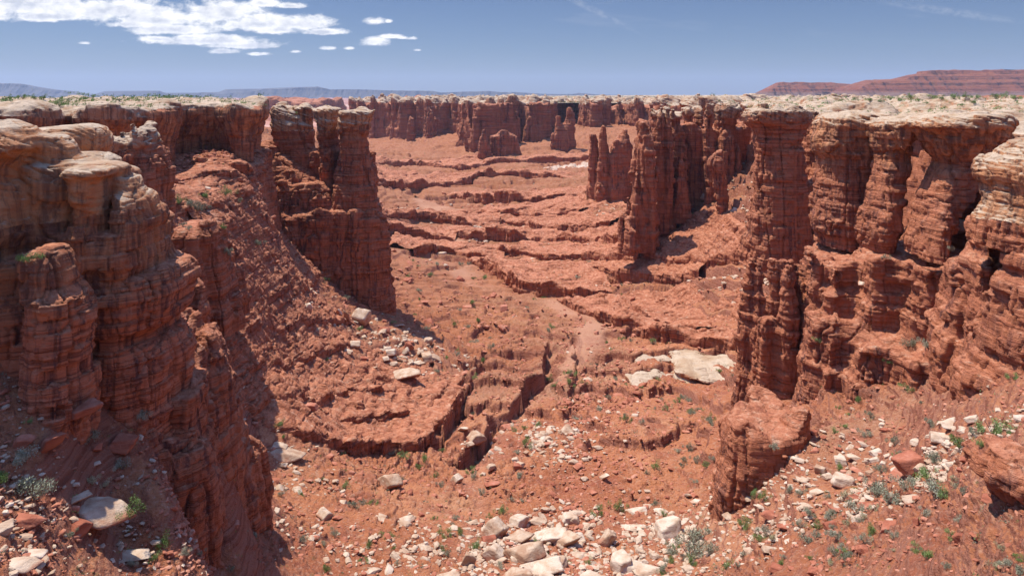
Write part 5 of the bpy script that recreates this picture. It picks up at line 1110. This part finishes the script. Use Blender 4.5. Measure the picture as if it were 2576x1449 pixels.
HS = [(1322, 1124, 28, 'green', 'rounded bright green bush standing alone beside the wash'), (1872, 1326, 34, 'green', 'bright green bush at the toe of the dark overhanging cliff'),
      (85, 1252, 84, 'sage', 'large grey green bush behind the big flat white slab at the lower left'), (10, 1215, 40, 'green', 'green bush cut by the left edge above the large grey green bush'), (342, 1292, 46, 'green', 'green bush right of the big flat white slab'),
      (308, 1180, 34, 'sage', 'small grey bush on the sunlit patch beside the red lump'), (222, 1112, 42, 'sage', 'shaded grey bush right of the huge fallen red block'), (60, 1165, 60, 'sage', 'shaded dark bush below the huge fallen red block'), (360, 1055, 34, 'sage', None),
      (75, 660, 40, 'green', 'dark bush lodged in the crack of the near left rock mass'), (390, 1412, 28, 'green', None), (330, 1425, 26, 'sage', None), (465, 1395, 26, 'sage', None), (500, 1395, 24, 'sage', None), (265, 1225, 26, 'straw', None), (230, 1215, 30, 'straw', None),
      (480, 522, 30, 'sage', 'leftmost shrub of the patch on the sunny shelf under the back left rim'), (497, 532, 32, 'sage', 'widest shrub of the patch on the sunny shelf'), (515, 500, 22, 'green', 'highest shrub of the patch on the sunny shelf'), (517, 530, 20, 'sage', None), (567, 492, 28, 'green', 'bright shrub at the right end of the sunny shelf'), (600, 510, 18, 'sage', None), (450, 515, 26, 'green', None),
      (565, 640, 26, 'sage', None), (575, 645, 20, 'sage', None), (650, 618, 24, 'sage', None), (560, 578, 18, 'green', None), (460, 570, 16, 'sage', None), (475, 578, 16, 'sage', None),
      (1015, 1150, 22, 'green', None), (985, 1145, 18, 'sage', None), (1055, 1180, 20, 'green', None), (1098, 1200, 16, 'green', None), (1108, 1225, 18, 'sage', None), (705, 1075, 22, 'green', None), (1320, 1080, 14, 'green', None), (1385, 960, 20, 'green', None), (1435, 945, 24, 'green', None), (1395, 975, 16, 'green', None),
      (1745, 1368, 60, 'sage', 'grey green bushes beside the long white slab at the foot of the right slope'), (1785, 1392, 40, 'sage', None), (1735, 1402, 60, 'sage', None), (1690, 1395, 34, 'sage', None), (1910, 1362, 28, 'green', None), (1560, 1285, 30, 'green', None), (1505, 1295, 30, 'green', None), (1200, 1375, 22, 'green', None), (1160, 1345, 22, 'green', None),
      (2132, 632, 28, 'sage', 'pale grey bush on the ledge at the foot of the thick leaning column'), (2285, 872, 34, 'sage', 'left grey bush of the pair on the rubble shelf of the broad cliff'), (2336, 876, 34, 'sage', 'right grey bush of the pair on the rubble shelf of the broad cliff'), (2055, 862, 18, 'green', None), (2242, 917, 18, 'green', None), (2230, 655, 20, 'sage', None), (2390, 632, 26, 'sage', None), (2190, 1050, 22, 'sage', None),
      (25, 252, 16, 'green', None), (58, 250, 20, 'green', None), (85, 250, 14, 'green', None), (128, 247, 10, 'green', 'small dark shrub standing up on the skyline of the left rim'), (150, 268, 24, 'green', 'low bush on the edge of the streaked back left cliff'), (213, 250, 12, 'green', None), (285, 252, 10, 'green', None), (235, 247, 9, 'green', None), (300, 256, 12, 'sage', None), (12, 254, 12, 'sage', None), (110, 252, 16, 'green', None), (350, 256, 8, 'green', None), (170, 255, 10, 'sage', None)] + [(x, y, w, 'green', None) for x, y, w in ((2240, 252, 16), (2262, 255, 14), (2290, 250, 16), (2310, 256, 12), (2345, 249, 18), (2370, 252, 14), (2400, 250, 14), (2430, 247, 16), (2455, 250, 18), (2480, 248, 14), (2505, 250, 20), (2530, 247, 18), (2555, 252, 20), (2570, 248, 18), (2190, 256, 12), (2215, 258, 12), (2420, 268, 12), (2450, 262, 14), (2150, 252, 10), (2330, 262, 10))]
S7 = [(2110, 210, 180, 'green'), (2000, 340, 105, 'green'), (1810, 325, 135, 'green'), (1590, 455, 125, 'sage'), (1540, 620, 185, 'green'), (1350, 690, 165, 'sage'), (1590, 745, 200, 'sage'), (1210, 820, 170, 'sage'), (1080, 735, 170, 'sage'), (930, 900, 150, 'sage'), (500, 930, 110, 'sage'), (675, 960, 100, 'sage'),
      (1510, 925, 95, 'sage'), (430, 745, 85, 'sage'), (765, 525, 75, 'green'), (1140, 550, 95, 'sage'), (1260, 315, 105, 'sage'), (1000, 235, 90, 'sage'), (1570, 150, 95, 'sage'), (200, 345, 75, 'sage'), (490, 1155, 120, 'sage'), (750, 1135, 115, 'sage'), (820, 1320, 115, 'sage'), (790, 1220, 80, 'sage'), (990, 1165, 105, 'sage'), (1035, 1100, 45, 'green'),
      (130, 1085, 115, 'sage'), (810, 780, 110, 'straw'), (660, 765, 65, 'sage'), (1240, 1235, 45, 'straw'), (1395, 1228, 30, 'straw'), (2190, 1225, 75, 'straw'), (1790, 650, 100, 'straw'), (2150, 1390, 110, 'straw'), (2340, 1430, 120, 'sage'), (590, 1035, 80, 'green'), (430, 1030, 90, 'sage'), (840, 1005, 80, 'straw'), (990, 940, 60, 'straw'), (1930, 215, 90, 'sage'), (1090, 870, 80, 'straw'), (180, 1135, 80, 'straw'), (700, 1350, 70, 'straw')]
S7L = {0: 'highest and widest green shrub on the right slope near the photo edge', 1: 'green shrub just below the highest green shrub on the right slope', 2: 'dark green shrub touching the white boulder on the right slope', 3: 'grey green shrub behind the slanting layered red block', 4: 'bright green shrub below the slanting layered red block', 5: 'rounded grey green shrub left of the bright one below the layered block', 6: 'wide grey shrub against the foot of the bare rock ramp', 7: 'grey shrub on the slope right of the widest bare patch', 8: 'pale twiggy grey shrub in front of the smooth red boulder',
       9: 'grey shrub between tilted red slabs low on the right slope', 12: 'grey shrub in the notch beside the upright red stone', 17: 'lone grey shrub on bare soil above the white boulder patch', 22: 'grey shrub in the bottom right centre on bare red soil'}
for k, (zx, zy, w, kd) in enumerate(S7): p = Z7(zx, zy); HS.append((p[0], p[1], w / 2.975 * .8587, kd, S7L.get(k)))
SL = {'green': ('small green desert shrub dotted among the rocks', 'green shrubs dotted over the slopes'), 'sage': ('small grey green desert shrub dotted among the rocks', 'grey green shrubs dotted over the slopes'), 'straw': ('small tuft of pale dry grass on the red soil', 'dry grass tufts')}
bpy.context.view_layer.update(); DG = bpy.context.evaluated_depsgraph_get()
todo = []
for k, (px, py, w, kd, lab) in enumerate(HS):
    loc, nrm = hit_px(px, py)
    if loc is None or loc.y > 700: continue
    todo.append((loc, w / FOC * loc.y, kd, k, lab or SL[kd][0], None if lab else SL[kd][1], 1.0))
X, Y = scatter(2500, 32, 330); c = {'green': 0, 'sage': 0}
for i in range(len(X)):
    kd = 'green' if g.random() < 0.45 else 'sage'
    if c[kd] >= 105: continue
    loc, nrm, ob = hit_down(float(X[i]), float(Y[i]))
    if loc is None or ob.name != 'basin_floor' or nrm.z < 0.7: continue
    px = loc.x / loc.y * FOC + CX; py = HY - loc.z / loc.y * FOC
    if not (0 < px < 2576 and py < 1449): continue
    l2, _ = hit_px(px, py - 3)
    if l2 is None or abs(l2.y - loc.y) > 0.06 * loc.y: continue
    todo.append((loc, float(g.uniform(0.5, 1.15) * (0.6 + 0.0062 * loc.y)), kd, i, *SL[kd], float(g.uniform(0.8, 1.2)))); c[kd] += 1
for a in todo: put_shrub(*a)
print('shrubs', len(todo), round(time.time() - T0, 1))

def cover(name, X, Y, Z, S, nl, mat, seed):
    n = len(X); T = []
    for i in range(6):
        V, F = shrub_mesh(seed + i, nl, 0.5 / math.sqrt(nl), 0.7, 4); T.append(V)
    T = np.stack(T)[g.integers(6, size=n)].astype(f32); V = T * S[:, None, None].astype(f32); V[..., 0] += X[:, None]; V[..., 1] += Y[:, None]; V[..., 2] += Z[:, None]
    o = mesh_obj(name, V.reshape(-1, 3), np.arange(V.size // 3).reshape(-1, 3), mat, False); return tag(o, kind='stuff')
X, Y = scatter(9000, 30, 900); X = X.astype(f32); Y = Y.astype(f32); z, inw = ground_z(X, Y); S = (0.25 + 0.0048 * Y) * g.uniform(0.5, 1.3, len(X)); k = g.random(len(X)) < 0.35 + 0.65 * sstep(-0.1, 0.4, vn(X / (0.1 * Y), Y / (0.1 * Y), 0 * X + 4.4))
X, Y, z, S = X[k], Y[k], z[k], S[k]; h = len(X) // 2
cover('sagebrush_cover', X[:h], Y[:h], z[:h], S[:h], 26, M_sage, 50); cover('green_ground_cover', X[h:], Y[h:], z[h:], S[h:] * 0.8, 26, M_green, 60)
# scrub on the plateau and rim benches
n = 15000; Y = np.exp(g.uniform(math.log(1000), math.log(3500), n)).astype(f32); X = (g.uniform(-0.1, 0.80, n) * Y).astype(f32); z = plat_z(X, Y); k = z > -22
cover('plateau_scrub', X[k], Y[k], z[k], g.uniform(2.0, 5.0, k.sum()) * (0.6 + Y[k] / 2500), 14, M_green, 70)
xs, ys, zs, ss = [], [], [], []
for i in range(5200):
    if i % 3: y = math.exp(g.uniform(math.log(150), math.log(760))); x = g.uniform(0.15, 0.8) * y
    else: y = math.exp(g.uniform(math.log(125), math.log(400))); x = -g.uniform(0.30, 0.8) * y
    loc, nrm, ob = hit_down(x, y)
    if loc is None or loc.z < -9.5 or nrm.z < 0.8: continue
    xs.append(x); ys.append(y); zs.append(loc.z); ss.append(g.uniform(0.4, 1.3) * (0.8 + y / 150))
print('rim scrub', len(xs))
cover('rim_scrub', np.array(xs), np.array(ys), np.array(zs), np.array(ss), 30, M_green, 80)
print('cover', round(time.time() - T0, 1))

# ------------------------------------------------------------------ pale slickrock outcrop on the basin floor
def outcrop(label, blobs, h=0.35):
    pr = []
    for (px, py, Y, rx, ry, ht) in blobs:
        x0, y0, z0 = XYZ(px, py, Y)
        gz = float(ground_z(np.array([x0]), np.array([Y]), False)[0][0])
        def F(X, Y_, Z, x0=x0, y0=Y, z0=gz, rx=rx, ry=ry, ht=ht): return (np.sqrt(((X - x0) / rx) ** 2 + ((Y_ - y0) / ry) ** 2 + ((Z - z0) / ht) ** 2) - 1) * ht
        pr.append((F, (x0 - rx, Y - ry, gz - ht), (x0 + rx, Y + ry, gz + ht)))
    return rock_body('slickrock_outcrop', pr, h, 1, 0.5, coarse=0.5, lam=4, flute=0.2, flam=4, detail=0.8, s=1.1, mats=(M_slick, M_slick), label=label, cat='rock outcrop')
M_slick = make_cap_mat('pale_slickrock', 2.0, 0.2, 0.35)
outcrop('wide white slickrock pavement beside the right cliff', [(1650, 925, 176, 6, 9, 0.8), (1700, 930, 177, 6, 11, 0.9), (1760, 935, 179, 8, 10, 0.9), (1825, 930, 178, 8, 9, 0.9), (1612, 945, 169, 3.5, 5, 0.8), (1620, 910, 184, 3, 4, 0.9)])

# ------------------------------------------------------------------ haze
def build_haze():
    V = np.array([(x, y, z) for x in (-24000, 24000) for y in (-300, 24000) for z in (-150, 620)], f32)
    F = np.array([(0, 1, 3, 2), (4, 6, 7, 5), (0, 4, 5, 1), (2, 3, 7, 6), (0, 2, 6, 4), (1, 5, 7, 3)])
    m = bpy.data.materials.new('thin_blue_air'); m.use_nodes = True; nt = m.node_tree; nt.nodes.remove(nt.nodes['Principled BSDF'])
    pv = nt.nodes.new('ShaderNodeVolumePrincipled'); pv.inputs['Color'].default_value = (0.66, 0.77, 0.97, 1); pv.inputs['Density'].default_value = 4e-5; pv.inputs['Anisotropy'].default_value = 0.1
    nt.links.new(pv.outputs[0], nt.nodes['Material Output'].inputs['Volume'])
    tag(mesh_obj('haze', V, F, m, False), kind='stuff')
build_haze()
print('done', round(time.time() - T0, 1))
